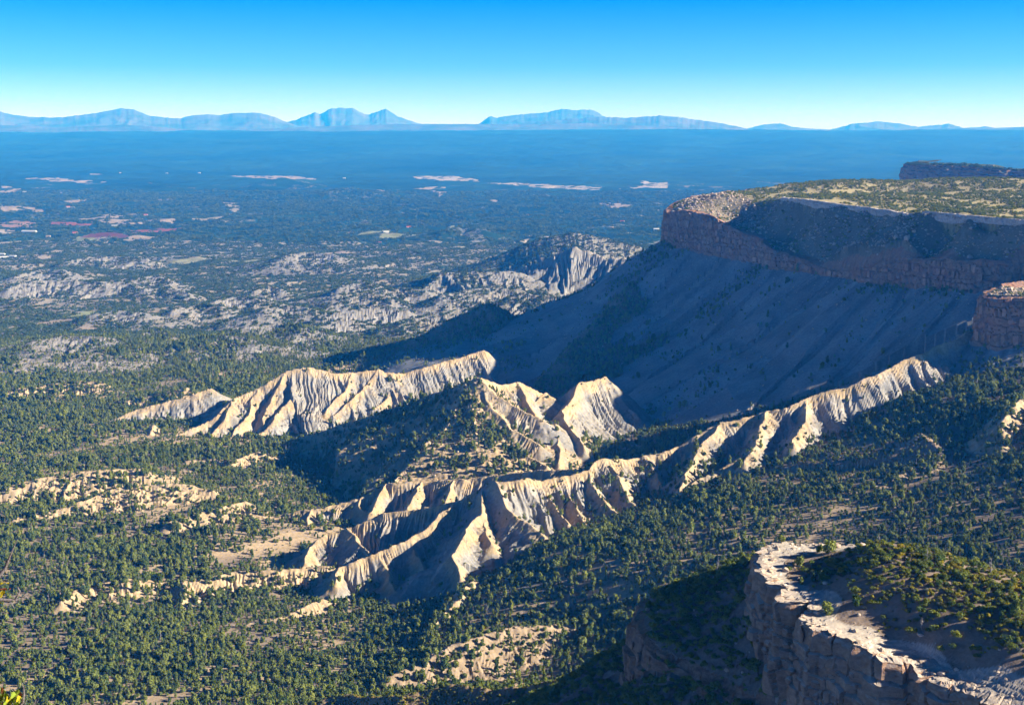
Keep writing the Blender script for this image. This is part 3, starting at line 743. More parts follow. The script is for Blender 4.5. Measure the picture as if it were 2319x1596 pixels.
def leaf_material(name, c_a, c_b, trans=0.25):
    m, nt, bs = nodes_of(name)
    oi = nt.nodes.new('ShaderNodeObjectInfo')
    geo = nt.nodes.new('ShaderNodeNewGeometry')
    n = noise_node(nt, 1.3, 2, 0.6, geo.outputs['Position'])
    ad = nt.nodes.new('ShaderNodeMath'); ad.operation = 'ADD'
    nt.links.new(oi.outputs['Random'], ad.inputs[0]); nt.links.new(mapr(nt, n.outputs['Fac'], 0.3, 0.7, -0.25, 0.25).outputs[0], ad.inputs[1])
    mx = mixc(nt, mapr(nt, ad.outputs[0], 0, 1, 0, 1).outputs[0], c_a, c_b)
    nt.links.new(mx.outputs['Result'], bs.inputs['Base Color'])
    bs.inputs['Roughness'].default_value = 0.7
    if trans:
        tl = nt.nodes.new('ShaderNodeBsdfTranslucent')
        nt.links.new(mx.outputs['Result'], tl.inputs['Color'])
        ms = nt.nodes.new('ShaderNodeMixShader'); ms.inputs[0].default_value = trans
        nt.links.new(bs.outputs[0], ms.inputs[1]); nt.links.new(tl.outputs[0], ms.inputs[2])
        out = [q for q in nt.nodes if q.type == 'OUTPUT_MATERIAL'][0]
        nt.links.new(ms.outputs[0], out.inputs[0])
    return m
M['juniper'] = leaf_material('juniper_foliage', (0.055, 0.095, 0.02), (0.26, 0.285, 0.06), 0.2)
M['shrub'] = leaf_material('oak_brush_foliage', (0.08, 0.13, 0.03), (0.26, 0.27, 0.045), 0.3)
M['yellow'] = leaf_material('rabbitbrush_foliage', (0.20, 0.21, 0.04), (0.46, 0.36, 0.045), 0.3)
M['far_wood'] = leaf_material('far_woodland_foliage', (0.025, 0.055, 0.024), (0.11, 0.14, 0.05), 0.1)
M['sage'] = leaf_material('sage_foliage', (0.12, 0.14, 0.10), (0.20, 0.20, 0.14), 0.2)
M['bark'] = rock_material('grey_bark', (0.16, 0.13, 0.11), (0.22, 0.19, 0.16), (0.12, 0.09, 0.07), 2.0, 2.0)
M['snag'] = rock_material('weathered_dead_wood', (0.30, 0.27, 0.25), (0.38, 0.34, 0.31), (0.20, 0.17, 0.15), 2.0, 2.0)

# ------------------------------------------------------------------ mesh helpers
def mesh_from(name, verts, faces, smooth_=False):
    """faces: (n,4) or (n,3) int array"""
    me = bpy.data.meshes.new(name)
    verts = np.asarray(verts, np.float32); faces = np.asarray(faces, np.int32)
    n, k = faces.shape
    me.vertices.add(len(verts)); me.vertices.foreach_set('co', verts.ravel())
    me.loops.add(n * k); me.loops.foreach_set('vertex_index', faces.ravel())
    me.polygons.add(n)
    me.polygons.foreach_set('loop_start', np.arange(0, n * k, k, dtype=np.int32))
    me.polygons.foreach_set('loop_total', np.full(n, k, np.int32))
    me.polygons.foreach_set('use_smooth', np.full(n, bool(smooth_)))
    me.update(calc_edges=True)
    return me
def add_obj(name, me, mat=None, parent=None):
    o = bpy.data.objects.new(name, me)
    col.objects.link(o)
    if mat is not None and me is not None and not me.materials:
        me.materials.append(mat)
    if parent is not None:
        o.parent = parent
    return o
def grid_faces(nr, nc):
    i = np.arange(nr * nc).reshape(nr, nc)
    return np.stack([i[:-1, :-1], i[:-1, 1:], i[1:, 1:], i[1:, :-1]], -1).reshape(-1, 4)
def set_color(me, name, c):
    a = me.attributes.new(name, 'FLOAT_COLOR', 'POINT')
    a.data.foreach_set('color', np.concatenate([c, np.ones((len(c), 1))], 1).astype(np.float32).ravel())
def set_float(me, name, v):
    a = me.attributes.new(name, 'FLOAT', 'POINT')
    a.data.foreach_set('value', np.asarray(v, np.float32).ravel())

GRIDS = []
def build_sheet(name, ys, us, mat):
    U, Y = np.meshgrid(us, ys)
    X = U * Y
    z, bare, tan, kind, d, streak = terrain(X, Y)
    c, tree, f = cover(X.ravel(), Y.ravel(), z.ravel(), bare.ravel(), tan.ravel(), kind.ravel(), d.ravel(), streak.ravel())
    me = mesh_from(name, np.stack([X.ravel(), Y.ravel(), z.ravel()], 1), grid_faces(len(ys), len(us)), name == 'plain')
    set_color(me, 'albedo', np.clip(c, 0.01, 0.9))
    set_float(me, 'canopy', tree)
    o = add_obj(name, me, mat)
    o['kind'] = 'structure'
    g = dict(ys=ys, us=us, z=z, tree=tree.reshape(z.shape), kind=kind, bare=bare, tan=tan, field=f.reshape(z.shape), obj=o, d=d)
    GRIDS.append(g)
    return g
def geo_rows(bands):
    ys = [bands[0][0]]
    for a, b, r in bands:
        while ys[-1] < b:
            ys.append(ys[-1] * (1 + r))
    return np.array(ys)
g0 = build_sheet('promontory_ground', np.arange(430 * R, 830 * R, 0.6), np.arange(-0.12, 0.33, 0.0008) / R, M['ground_near'])
g1 = build_sheet('ground', geo_rows([(824 * R, 1450 * R, 0.0034), (1450 * R, 2260 * R, 0.0015), (2260 * R, 2750 * R, 0.0021), (2750 * R, 7000 * R, 0.0042)]), np.concatenate([np.arange(-0.32, -0.155, 0.0010), np.arange(-0.155, 0.125, 0.00046), np.arange(0.125, 0.3205, 0.00085)]) / R, M['ground'])
g2 = build_sheet('plain', geo_rows([(6900 * R, 36000 * R, 0.0052)]), np.arange(-0.34, 0.3405, 0.0014) / R, M['plain'])
print('sheets', time.time() - T_START)

def sample(g, x, y, key, nearest=False):
    ys, us = g['ys'], g['us']
    r = np.interp(y, ys, np.arange(len(ys)))
    c = np.interp(x / y, us, np.arange(len(us)))
    if nearest:
        ri = np.clip(np.rint(r).astype(int), 0, len(ys) - 1); ci = np.clip(np.rint(c).astype(int), 0, len(us) - 1)
        return g[key][ri, ci]
    r0 = np.clip(np.floor(r).astype(int), 0, len(ys) - 2); c0 = np.clip(np.floor(c).astype(int), 0, len(us) - 2)
    fr = np.clip(r - r0, 0, 1); fc = np.clip(c - c0, 0, 1)
    a = g[key]
    return (a[r0, c0] * (1 - fc) + a[r0, c0 + 1] * fc) * (1 - fr) + (a[r0 + 1, c0] * (1 - fc) + a[r0 + 1, c0 + 1] * fc) * fr
def visibility(g, slack, before=None):
    """highest sight line before each place, as z/y; things below it by more than their height are hidden"""
    t = (g['z'] - slack * 0) / g['ys'][:, None]
    cm = np.maximum.accumulate(t, 0)
    if before is not None:
        cm = np.maximum(cm, before)
    return cm
g0['hor'] = visibility(g0, 0)
h0 = np.interp(g1['us'], g0['us'], g0['hor'][-1], left=-9, right=g0['hor'][-1][-1])
g1['hor'] = visibility(g1, 0, h0[None])
g2['hor'] = visibility(g2, 0, np.interp(g2['us'], g1['us'], g1['hor'][-1])[None])


# ------------------------------------------------------------------ cliffs
import bmesh
def hull_mesh(name, pts):
    bm = bmesh.new()
    for p in pts:
        bm.verts.new(p)
    r = bmesh.ops.convex_hull(bm, input=bm.verts)
    for v in [v for v in bm.verts if not v.link_faces]:
        bm.verts.remove(v)
    bmesh.ops.recalc_face_normals(bm, faces=bm.faces)
    me = bpy.data.meshes.new(name)
    bm.to_mesh(me); bm.free()
    return me
def block_mesh(name, seed, mat):
    r = random.Random(seed)
    pts = []
    for sx in (-1, 1):
        for sy in (-1, 1):
            for sz in (-1, 1):
                c = [0.5 * s * r.uniform(0.86, 1.0) for s in (sx, sy, sz)]
                b = r.uniform(0.05, 0.16)
                for k in range(3):
                    q = list(c); q[k] *= 1 - 2 * b * r.uniform(0.5, 1.3)
                    pts.append(q)
    me = hull_mesh(name, pts)
    me.materials.append(mat)
    return me
def rock_mesh(name, seed, mat, flat=0.75):
    r = random.Random(seed)
    pts = []
    for k in range(22):
        v = Vector((r.gauss(0, 1), r.gauss(0, 1), r.gauss(0, 1))).normalized() * r.uniform(0.42, 0.56)
        pts.append((v.x * r.uniform(0.9, 1.1), v.y * 0.85, v.z * flat))
    me = hull_mesh(name, pts)
    me.materials.append(mat)
    return me

CAPN = 0.9
class Blocks:
    """jointed sandstone: beds of uneven thickness, each split into blocks of uneven width"""
    def __init__(self, seed, zlo, zhi, tmin, tmax, wmin, wmax, tilt=0.0):
        r = random.Random(seed)
        self.b = [zlo]
        while self.b[-1] < zhi:
            self.b.append(self.b[-1] + r.uniform(tmin, tmax))
        self.b = np.array(self.b); self.seed = seed
        self.w = np.array([r.uniform(wmin, wmax) for _ in self.b]); self.o = np.array([r.uniform(0, 50) for _ in self.b])
        self.lay = np.array([r.random() ** 2 for _ in self.b]); self.tilt = tilt; self.wob = 0.16 * (tmin + tmax)
    def cell(self, s, z):
        zz = z + 1.2 * vnoise(s / 70, s * 0 + 0.5, 90 + self.seed % 50) + self.wob * (vnoise(s / 9, z / 40, 96) + 0.5 * vnoise(s / 3.5, z / 9, 94)) + self.tilt * s
        k = np.clip(np.searchsorted(self.b, zz) - 1, 0, len(self.b) - 2)
        t = (zz - self.b[k]) / (self.b[k + 1] - self.b[k])
        q = (s + self.o[k] + 0.25 * (z - self.b[k])) / self.w[k] + 0.9 * vnoise(s / self.w[k] * 0.45, k * 3.7, 95)
        c = np.floor(q)
        return k, c, t, q - c
    def disp(self, s, z, amp):
        k, c, t, f = self.cell(s, z)
        h = hash1(k * 7919 + c.astype(np.int64) * 31 + 5000, self.seed)
        e = np.minimum(np.minimum(t, 1 - t) * (self.b[k + 1] - self.b[k]), np.minimum(f, 1 - f) * self.w[k])
        joint = smooth(0.5, 0.0, e / (0.28 * amp + 0.2))
        ci_ = k * 977 + c.astype(np.int64) * 53
        tl = (hash1(ci_, self.seed + 7) - 0.5) * (f - 0.5) * self.w[k] * 0.5 + (hash1(ci_, self.seed + 8) - 0.45) * (t - 0.5) * (self.b[k + 1] - self.b[k]) * 0.4
        return np.clip(tl, -amp, amp) + amp * (1.0 * (h - 0.5) - 0.8 * self.lay[k] - 0.75 * joint * (0.35 + hash1(k * 13 + c.astype(np.int64), self.seed + 3)))

def resample(line, ds):
    seg = np.linalg.norm(np.diff(line[:, :2], axis=0), axis=1)
    s = np.concatenate([[0], np.cumsum(seg)])
    q = np.arange(0, s[-1], ds)
    return q, np.stack([np.interp(q, s, line[:, k]) for k in range(line.shape[1])], 1)

def cliff(name, line, outward, ds, dz, amp, innerw, g, mat, blocks, batter=0.12, n_blocks=200, foot=7.0, bdepth=0.8, bmin=0.0, bsel=None, round_=2.0, rocky=False):
    s, L = resample(line, ds)
    k = max(1, int(4.0 / ds))
    T = np.gradient(L[:, :2], axis=0)
    ker = np.ones(2 * k + 1) / (2 * k + 1)
    T = np.stack([np.convolve(np.pad(T[:, j], k, mode='edge'), ker, 'valid') for j in range(2)], 1)
    T /= np.linalg.norm(T, axis=1, keepdims=True) + 1e-9
    N = np.stack([T[:, 1], -T[:, 0]], 1) * outward
    zt, zb = L[:, 2], L[:, 3] - foot
    nr = int(max(6, (zt - zb).max() / dz))
    t = np.linspace(0, 1, nr)
    rows = []
    offs = -innerw * np.linspace(1, 0, 15)[:-1]
    xi, yi = L[:, 0] - N[:, 0] * innerw, L[:, 1] - N[:, 1] * innerw
    zin = sample(g, xi, yi, 'z') - 0.4
    rim_d = blocks.disp(s, zt - 0.3, amp)
    for o in offs:
        w = 1 + o / innerw
        px = L[:, 0] + N[:, 0] * (o + rim_d * w); py = L[:, 1] + N[:, 1] * (o + rim_d * w)
        rows.append(np.stack([px, py, zin * (1 - w) + (zt + 0.35) * w + CAPN * (np.floor(2.5 * fbm(px / 5, py / 5, 97, 3)) / 2.5 + 0.3 * fbm(px / 1.3, py / 1.3, 92, 2)) * w], 1))
    for tt in t:
        z = zt + (zb - zt) * tt
        de = blocks.disp(s, z, amp) + 0.22 * amp * fbm(s / 2.0, z / 2.6, 98, 3) + 0.9 * amp * ridged(s / 13, z / 45, 100, 2) + 1.2 * amp * fbm(s / 24, z / 30, 99, 2)
        de = de + batter * (zt - z) - round_ * smooth(round_, 0, zt - z) * 0.5
        rows.append(np.stack([L[:, 0] + N[:, 0] * de, L[:, 1] + N[:, 1] * de, z], 1))
    V = np.stack(rows)
    me = mesh_from(name, V.reshape(-1, 3), grid_faces(V.shape[0], V.shape[1]), False)
    o = add_obj(name, me, mat)
    o['kind'] = 'structure'
    # the blocks one can pick out stand proud of the face
    if n_blocks:
        protos = [rock_mesh('rock_block', 330 + j, mat, 0.9) if rocky or j % 2 else block_mesh('rock_block', 300 + j, mat) for j in range(8)]
        cand = []
        for kb in range(len(blocks.b) - 1):
            w = blocks.w[kb]
            for i in range(int(s[-1] / w)):
                sc_ = (i + 0.5) * w
                ii = min(len(s) - 1, int(sc_ / ds))
                zc = 0.5 * (blocks.b[kb] + blocks.b[kb + 1]) - blocks.tilt * sc_ - 1.2 * float(vnoise(np.array([sc_ / 70]), np.array([0.5]), 90 + blocks.seed % 50)[0])
                th = blocks.b[kb + 1] - blocks.b[kb]
                if zc + th * 0.45 > zt[ii] or zc - th * 0.3 < L[ii, 3]:
                    continue
                x, y = L[ii, :2]
                uu, vv = proj(x, y, zc)
                if not (-20 < uu < 2340 and vv < 1620) or (bsel and not bsel(uu, vv)):
                    continue
                if N[ii, 1] > 0.35:      # faces away from the viewpoint
                    continue
                cand.append((random.random() * (w * th), ii, zc, w, th))
        cand.sort(reverse=True)
        for _, ii, zc, w, th in cand[:n_blocks]:
            b = add_obj('rock_block', random.choice(protos), None, o)
            de = float(np.mean(batter * (zt[ii] - zc))) + amp * random.uniform(-0.35, 0.35)
            b.location = (L[ii, 0] + N[ii, 0] * de, L[ii, 1] + N[ii, 1] * de, zc)
            b.rotation_euler = (random.uniform(-.05, .05), random.uniform(-.05, .05), math.atan2(T[ii, 1], T[ii, 0]) + random.uniform(-.12, .12))
            b.scale = (min(w, 5.0) * random.uniform(0.5, 0.9), amp * random.uniform(1.2, 2.0), min(th, 6.0) * random.uniform(0.6, 1.0)) if rocky else (w * random.uniform(0.6, 1.0), amp * bdepth * random.uniform(1.6, 2.4), th * random.uniform(0.75, 1.0))
            if rocky: b.rotation_euler.x += random.uniform(-.3, .3); b.rotation_euler.y += random.uniform(-.4, .4)
    return o

front = rim_line[(rim_line[:, 1] > 1750 * R)]
cliff('mesa_cliff', front, 1, 1.3, 1.1, 2.4, 14, g1, M['mesa_rock'], Blocks(11, -235, -90, 3.5, 13, 4, 17), n_blocks=200, round_=3.0)
cliff('mesa_cap_ledge', cap_line[(cap_line[:, 1] > 1950 * R) & (cap_line[:, 1] < 3000 * R)], 1, 1.3, 1.0, 1.5, 9, g1, M['cap_rock'], Blocks(12, -150, -90, 2.5, 6, 5, 13), n_blocks=120, foot=3, round_=1.0)
cliff('promontory_cliff', prom_line, 1, 0.36, 0.36, 2.1, 6.5, g0, M['prom_rock'], Blocks(13, -185, -120, 2.0, 9.0, 2.5, 9.0, 0.01), n_blocks=45, rocky=True, foot=4, batter=0.16, round_=1.6)
cliff('promontory_lower_cliff', low_line, 1, 0.5, 0.5, 1.4, 4.0, g0, M['dark_rock'], Blocks(14, -230, -120, 3.0, 11.0, 4, 11.0, 0.0), n_blocks=35, rocky=True, foot=4, batter=0.2, round_=1.2)

# far butte at upper right
butte = [(2056, 373, 5000), (2058, 374, 4950), (2100, 374, 4900), (2180, 377, 4850), (2260, 383, 4800), (2330, 389, 4750), (2460, 398, 4650)]
bl = []
for u, v, D in butte:
    a = P(u, v, D); bl.append((a[0], a[1], a[2], P(u, 424, D)[2]))
bl = catmull([(bl[0][0] + 160, 5600 * R, bl[0][2], bl[0][3]), (bl[0][0] + 15, 5120 * R, bl[0][2], bl[0][3])] + bl, 16.0)
bl[:, :2] += 3 * rng.normal(size=(len(bl), 2))
s_, L_ = resample(bl, 6.0)
T_ = np.gradient(L_[:, :2], axis=0); T_ /= np.linalg.norm(T_, axis=1, keepdims=True)
N_ = np.stack([T_[:, 1], -T_[:, 0]], 1)
bb = Blocks(15, -260, -60, 5, 14, 14, 40)
rows = []
for o_ in (-60, -46, -34, -24, -15, -9, -4):
    hh = 6 * fbm(L_[:, 0] / 60 + o_ / 60, L_[:, 1] / 60, 120, 3) * min(1, -o_ / 40) + 4 * smooth(-5, -60, np.array([o_]))[0]
    rows.append(np.stack([L_[:, 0] + N_[:, 0] * o_, L_[:, 1] + N_[:, 1] * o_, L_[:, 2] + hh], 1))
for tt in np.linspace(0, 1, 26):
    z_ = L_[:, 2] + (L_[:, 3] - L_[:, 2]) * tt
    de = bb.disp(s_, z_, 4.0) + 6 * fbm(s_ / 60, z_ / 60, 121, 2) + 0.15 * (L_[:, 2] - z_)
    rows.append(np.stack([L_[:, 0] + N_[:, 0] * de, L_[:, 1] + N_[:, 1] * de, z_], 1))
for o_, dz_ in ((40, 20), (160, 90), (420, 230), (700, 330)):
    rows.append(np.stack([L_[:, 0] + N_[:, 0] * o_, L_[:, 1] + N_[:, 1] * o_, np.maximum(L_[:, 3] - dz_, -430)], 1))
V_ = np.stack(rows)
mb = M['mesa_rock'].copy(); mb.name = 'wooded_butte_sandstone'
nt = mb.node_tree; bs = [q for q in nt.nodes if q.type == 'BSDF_PRINCIPLED'][0]
geo = nt.nodes.new('ShaderNodeNewGeometry'); sx_ = nt.nodes.new('ShaderNodeSeparateXYZ'); nt.links.new(geo.outputs['True Normal'], sx_.inputs[0])
srcl = bs.inputs['Base Color'].links[0].from_socket
mxb = mixc(nt, mapr(nt, sx_.outputs['Z'], 0.55, 0.75, 0, 1).outputs[0], srcl, (0.07, 0.085, 0.04))
nt.links.new(mxb.outputs['Result'], bs.inputs['Base Color'])
bo = add_obj('butte', mesh_from('butte', V_.reshape(-1, 3), grid_faces(V_.shape[0], V_.shape[1]), False), mb)
bo['kind'] = 'structure'
BUTTE_V = V_
print('cliffs', time.time() - T_START)

# ------------------------------------------------------------------ far mountains
m, nt, bs = nodes_of('mountain_rock')
geo = nt.nodes.new('ShaderNodeNewGeometry')
n1 = noise_node(nt, 0.0012, 6, 0.65, geo.outputs['Position'])
mx = mixc(nt, mapr(nt, n1.outputs['Fac'], 0.4, 0.6, 0, 1).outputs[0], (0.05, 0.07, 0.05), (0.12, 0.115, 0.10))
nt.links.new(mx.outputs['Result'], bs.inputs['Base Color'])
M['mountain'] = m
def mountain(pts, D, depth, seed, rough=1.0, name='mountain_range'):
    us_ = np.linspace(pts[0][0], pts[-1][0], max(40, int((pts[-1][0] - pts[0][0]) / 3)))
    vs_ = np.interp(us_, [p[0] for p in pts], [p[1] for p in pts])
    vs_ = vs_ - rough * 1.7 * ridged(us_ / 11, us_ * 0, seed, 4) + rough * 0.9
    crest = np.array([P(a, b, D) for a, b in zip(us_, vs_)])
    D = D * R; depth = depth * R
    foot = -260.0
    rows = []
    for t in np.linspace(-1, 1, 61):
        w = 1 - abs(t)
        X_ = crest[:, 0] * (1 + t * depth / D); Y_ = np.full(len(us_), D + t * depth)
        H_ = crest[:, 2] - foot
        rg = ridged(X_ / 1500 + 0.3 * fbm(X_ / 900, Y_ / 900, seed + 3, 2), Y_ / 2600, seed + 9, 4)
        z = foot + H_ * (w ** 1.15 + 0.34 * (rg - 0.25) * w ** 0.6 * (1 - w) ** 0.7 * 1.6)
        z = np.minimum(z, crest[:, 2] - 2)  if abs(t) > 1e-6 else crest[:, 2]
        rows.append(np.stack([X_, Y_, z], 1))
    V = np.stack(rows)
    o = add_obj(name, mesh_from(name, V.reshape(-1, 3), grid_faces(V.shape[0], V.shape[1]), True), M['mountain'])
    o['kind'] = 'structure'
    return o
mountain([(-160, 262), (-60, 250), (0, 252), (20, 258), (60, 264), (130, 266), (200, 258), (240, 252), (272, 245), (300, 247), (340, 262), (370, 266), (410, 268), (430, 262), (470, 259), (500, 261), (520, 256), (560, 255), (590, 256), (620, 264), (645, 275), (700, 292)], 43000, 4000, 201, 0.8)
mountain([(600, 292), (640, 279), (670, 271), (712, 254), (724, 258), (750, 245), (775, 244), (800, 245), (828, 258), (836, 259), (873, 246), (905, 265), (950, 279), (1040, 292)], 48000, 4000, 202)
mountain([(1060, 294), (1088, 279), (1110, 262), (1125, 267), (1140, 264), (1180, 259), (1240, 254), (1273, 246), (1300, 250), (1325, 248), (1345, 249), (1370, 264), (1420, 282), (1500, 294)], 48000, 4000, 203)
mountain([(1100, 294), (1180, 279), (1240, 274), (1300, 268), (1360, 264), (1410, 266), (1440, 266), (1470, 263), (1500, 261), (1560, 268), (1600, 274), (1640, 280), (1700, 293), (1760, 299)], 40000, 3500, 204)
mountain([(1660, 297), (1700, 289), (1740, 280), (1765, 279), (1800, 288), (1880, 294), (1900, 289), (1930, 280), (1990, 275), (2040, 280), (2080, 287), (2120, 283), (2150, 280), (2185, 290), (2230, 286), (2260, 291), (2330, 288), (2450, 280), (2550, 290)], 45000, 3500, 205, 0.8)
mountain([(-120, 287), (0, 284), (60, 284), (130, 290), (200, 286), (280, 283), (340, 286), (420, 293), (520, 297)], 36000, 2500, 206, 0.4, 'far_hills')
mountain([(500, 297), (640, 290), (760, 285), (900, 281), (1060, 281), (1200, 282), (1320, 279), (1440, 284), (1560, 291), (1680, 297)], 37000, 2500, 207, 0.3, 'far_hills')
mountain([(1900, 299), (2050, 295), (2150, 291), (2250, 290), (2330, 287), (2460, 285), (2600, 290)], 38000, 2500, 208, 0.3, 'far_hills')

# ------------------------------------------------------------------ plants: prototypes
def leaf_cloud(lobes, n, size, r, up=0.25):
    """small leaf sprays over the surface and inside of a few lobes; returns triangles"""
    V, Fc = [], []
    tot = sum(l[3] ** 2 for l in lobes)
    for (cx, cy, cz, rad, sq) in lobes:
        for _ in range(max(4, int(n * rad * rad / tot))):
            d = Vector((r.gauss(0, 1), r.gauss(0, 1), r.gauss(0, 1) + up)).normalized()
            rr = rad * (0.62 + 0.42 * r.random())
            p = Vector((cx + d.x * rr, cy + d.y * rr, cz + d.z * rr * sq))
            nrm = (d + 0.75 * Vector((r.gauss(0, 1), r.gauss(0, 1), r.gauss(0, 1))).normalized()).normalized()
            a = nrm.orthogonal().normalized(); a.rotate(Matrix.Rotation(r.uniform(0, 6.3), 3, nrm))
            b = nrm.cross(a)
            sz = size * r.uniform(0.6, 1.3)
            i = len(V)
            V += [p + a * sz, p - a * sz * 0.5 + b * sz * 0.85, p - a * sz * 0.5 - b * sz * 0.85]
            Fc.append((i, i + 1, i + 2))
    return V, Fc
def tube(V, Fc, pts, rads, nseg=5):
    base = len(V)
    for i, (p, rd) in enumerate(zip(pts, rads)):
        p = Vector(p)
        d = (Vector(pts[min(i + 1, len(pts) - 1)]) - Vector(pts[max(i - 1, 0)])).normalized()
        a = d.orthogonal().normalized(); b = d.cross(a)
        for k in range(nseg):
            t = 2 * math.pi * k / nseg
            V.append(p + (a * math.cos(t) + b * math.sin(t)) * rd)
    for i in range(len(pts) - 1):
        for k in range(nseg):
            q = base + i * nseg + k; q2 = base + i * nseg + (k + 1) % nseg
            Fc += [(q, q2, q2 + nseg), (q, q2 + nseg, q + nseg)]
def limbs(r, h, w, n, base_r, mat, name):
    V, Fc = [], []
    tube(V, Fc, [(0, 0, -0.4), (r.uniform(-.1, .1), r.uniform(-.1, .1), h * 0.35), (r.uniform(-.2, .2), r.uniform(-.2, .2), h * 0.8)], [base_r, base_r * 0.7, base_r * 0.25])
    for k in range(n):
        a = r.uniform(0, 6.28); z0 = h * r.uniform(0.12, 0.55)
        tube(V, Fc, [(0, 0, z0), (math.cos(a) * w * 0.45, math.sin(a) * w * 0.45, z0 + h * 0.12), (math.cos(a) * w * 0.85, math.sin(a) * w * 0.85, z0 + h * r.uniform(0.15, 0.4))], [base_r * 0.5, base_r * 0.3, base_r * 0.1], 4)
    me = mesh_from(name, [tuple(v) for v in V], Fc, True); me.materials.append(mat)
    return me
def crown_mesh(name, lobes, n, size, seed, mat):
    r = random.Random(seed)
    V, Fc = leaf_cloud(lobes, n, size, r)
    me = mesh_from(name, [tuple(v) for v in V], Fc, False); me.materials.append(mat)
    return me
def tree_lobes(r, h, w, n, conical):
    out = []
    for k in range(n):
        t = (k + 0.5) / n
        z = h * (0.2 + 0.68 * t)
        rad = w * 0.5 * ((1.05 - t) if conical else math.sqrt(max(0.1, 1 - (2 * t - 0.85) ** 2))) * r.uniform(0.5, 0.75)
        rad = max(rad, w * 0.13)
        a = r.uniform(0, 6.28); o = (w * 0.5 - rad) * r.uniform(0.3, 1.0) * (0.5 if conical else 0.9) if w * 0.5 > rad else 0
        out.append((math.cos(a) * o, math.sin(a) * o, z, rad, r.uniform(0.75, 1.0)))
    return out
TREE_P = []     # (crown mesh, trunk mesh, crown name)
for k, (h, w, n, con, leaves) in enumerate([(4.6, 4.2, 9, False, 520), (5.4, 3.6, 10, True, 520), (4.0, 4.6, 10, False, 520), (6.2, 3.8, 12, True, 560), (3.6, 3.4, 7, False, 420)]):
    r = random.Random(40 + k)
    TREE_P.append((crown_mesh('crown', tree_lobes(r, h, w, n, con), leaves, 0.43, 50 + k, M['juniper']), limbs(r, h, w * 0.5, 4, 0.16, M['bark'], 'trunk')))
def shrub_lobes(r, w, h, n):
    out = []
    for k in range(n):
        a = r.uniform(0, 6.28); o = w * 0.5 * r.uniform(0, 0.62); rad = w * r.uniform(0.17, 0.28)
        out.append((math.cos(a) * o, math.sin(a) * o, h * r.uniform(0.3, 0.62), rad, h / w * 1.1))
    return out
SHRUB_P = []
for k, (w, h, n, mt) in enumerate([(2.4, 1.7, 7, 'shrub'), (1.8, 1.3, 6, 'yellow'), (3.2, 2.0, 9, 'shrub'), (1.5, 1.0, 5, 'sage'), (2.0, 1.2, 6, 'yellow'), (2.8, 1.8, 8, 'shrub')]):
    r = random.Random(70 + k)
    SHRUB_P.append((crown_mesh('foliage', shrub_lobes(r, w, h, n), 300, 0.21, 80 + k, M[mt]), limbs(r, h * 0.8, w * 0.4, 5, 0.05, M['bark'], 'stem')))
def snag_mesh(seed, h):
    r = random.Random(seed)
    V, Fc = [], []
    lean = (r.uniform(-.3, .3), r.uniform(-.3, .3))
    tr_ = [(lean[0] * t * t, lean[1] * t * t, -0.4 + (h + 0.4) * t) for t in (0, .3, .6, 1)]
    tube(V, Fc, tr_, [0.2, 0.15, 0.1, 0.03])
    for k in range(16):
        t = r.uniform(0.2, 0.95); a = r.uniform(0, 6.28); L = (1.1 - t) * h * 0.45 * r.uniform(0.5, 1.1)
        z0 = h * t; x0, y0 = lean[0] * t * t, lean[1] * t * t
        m_ = (x0 + math.cos(a) * L * 0.55, y0 + math.sin(a) * L * 0.55, z0 + L * 0.25)
        e_ = (x0 + math.cos(a + .3) * L, y0 + math.sin(a + .3) * L, z0 + L * r.uniform(0.4, 0.8))
        tube(V, Fc, [(x0, y0, z0), m_, e_], [0.07, 0.05, 0.015], 4)
        b = a + r.choice((-.8, .8))
        tube(V, Fc, [m_, (m_[0] + math.cos(b) * L * 0.35, m_[1] + math.sin(b) * L * 0.35, m_[2] + L * 0.3)], [0.04, 0.012], 4)
    me = mesh_from('dead_tree', [tuple(v) for v in V], Fc, True); me.materials.append(M['snag'])
    return me
SNAG_P = [snag_mesh(95 + k, h) for k, h in enumerate((4.5, 5.5, 3.6))]
ROCK_P = [rock_mesh('boulder', 400 + k, M['boulder'], f) for k, f in enumerate((0.75, 0.55, 0.85, 0.45, 0.7, 0.6))]

def thing(name, label, cat, group, loc, rotz, scl, parts):
    o = bpy.data.objects.new(name, None)
    col.objects.link(o)
    o.empty_display_size = 0.5
    o.location = loc; o.rotation_euler = (0, 0, rotz); o.scale = (scl, scl, scl)
    o['label'] = label; o['category'] = cat
    if group: o['group'] = group
    for pn_, me in parts:
        c = bpy.data.objects.new(pn_, me)
        col.objects.link(c); c.parent = o
    return o

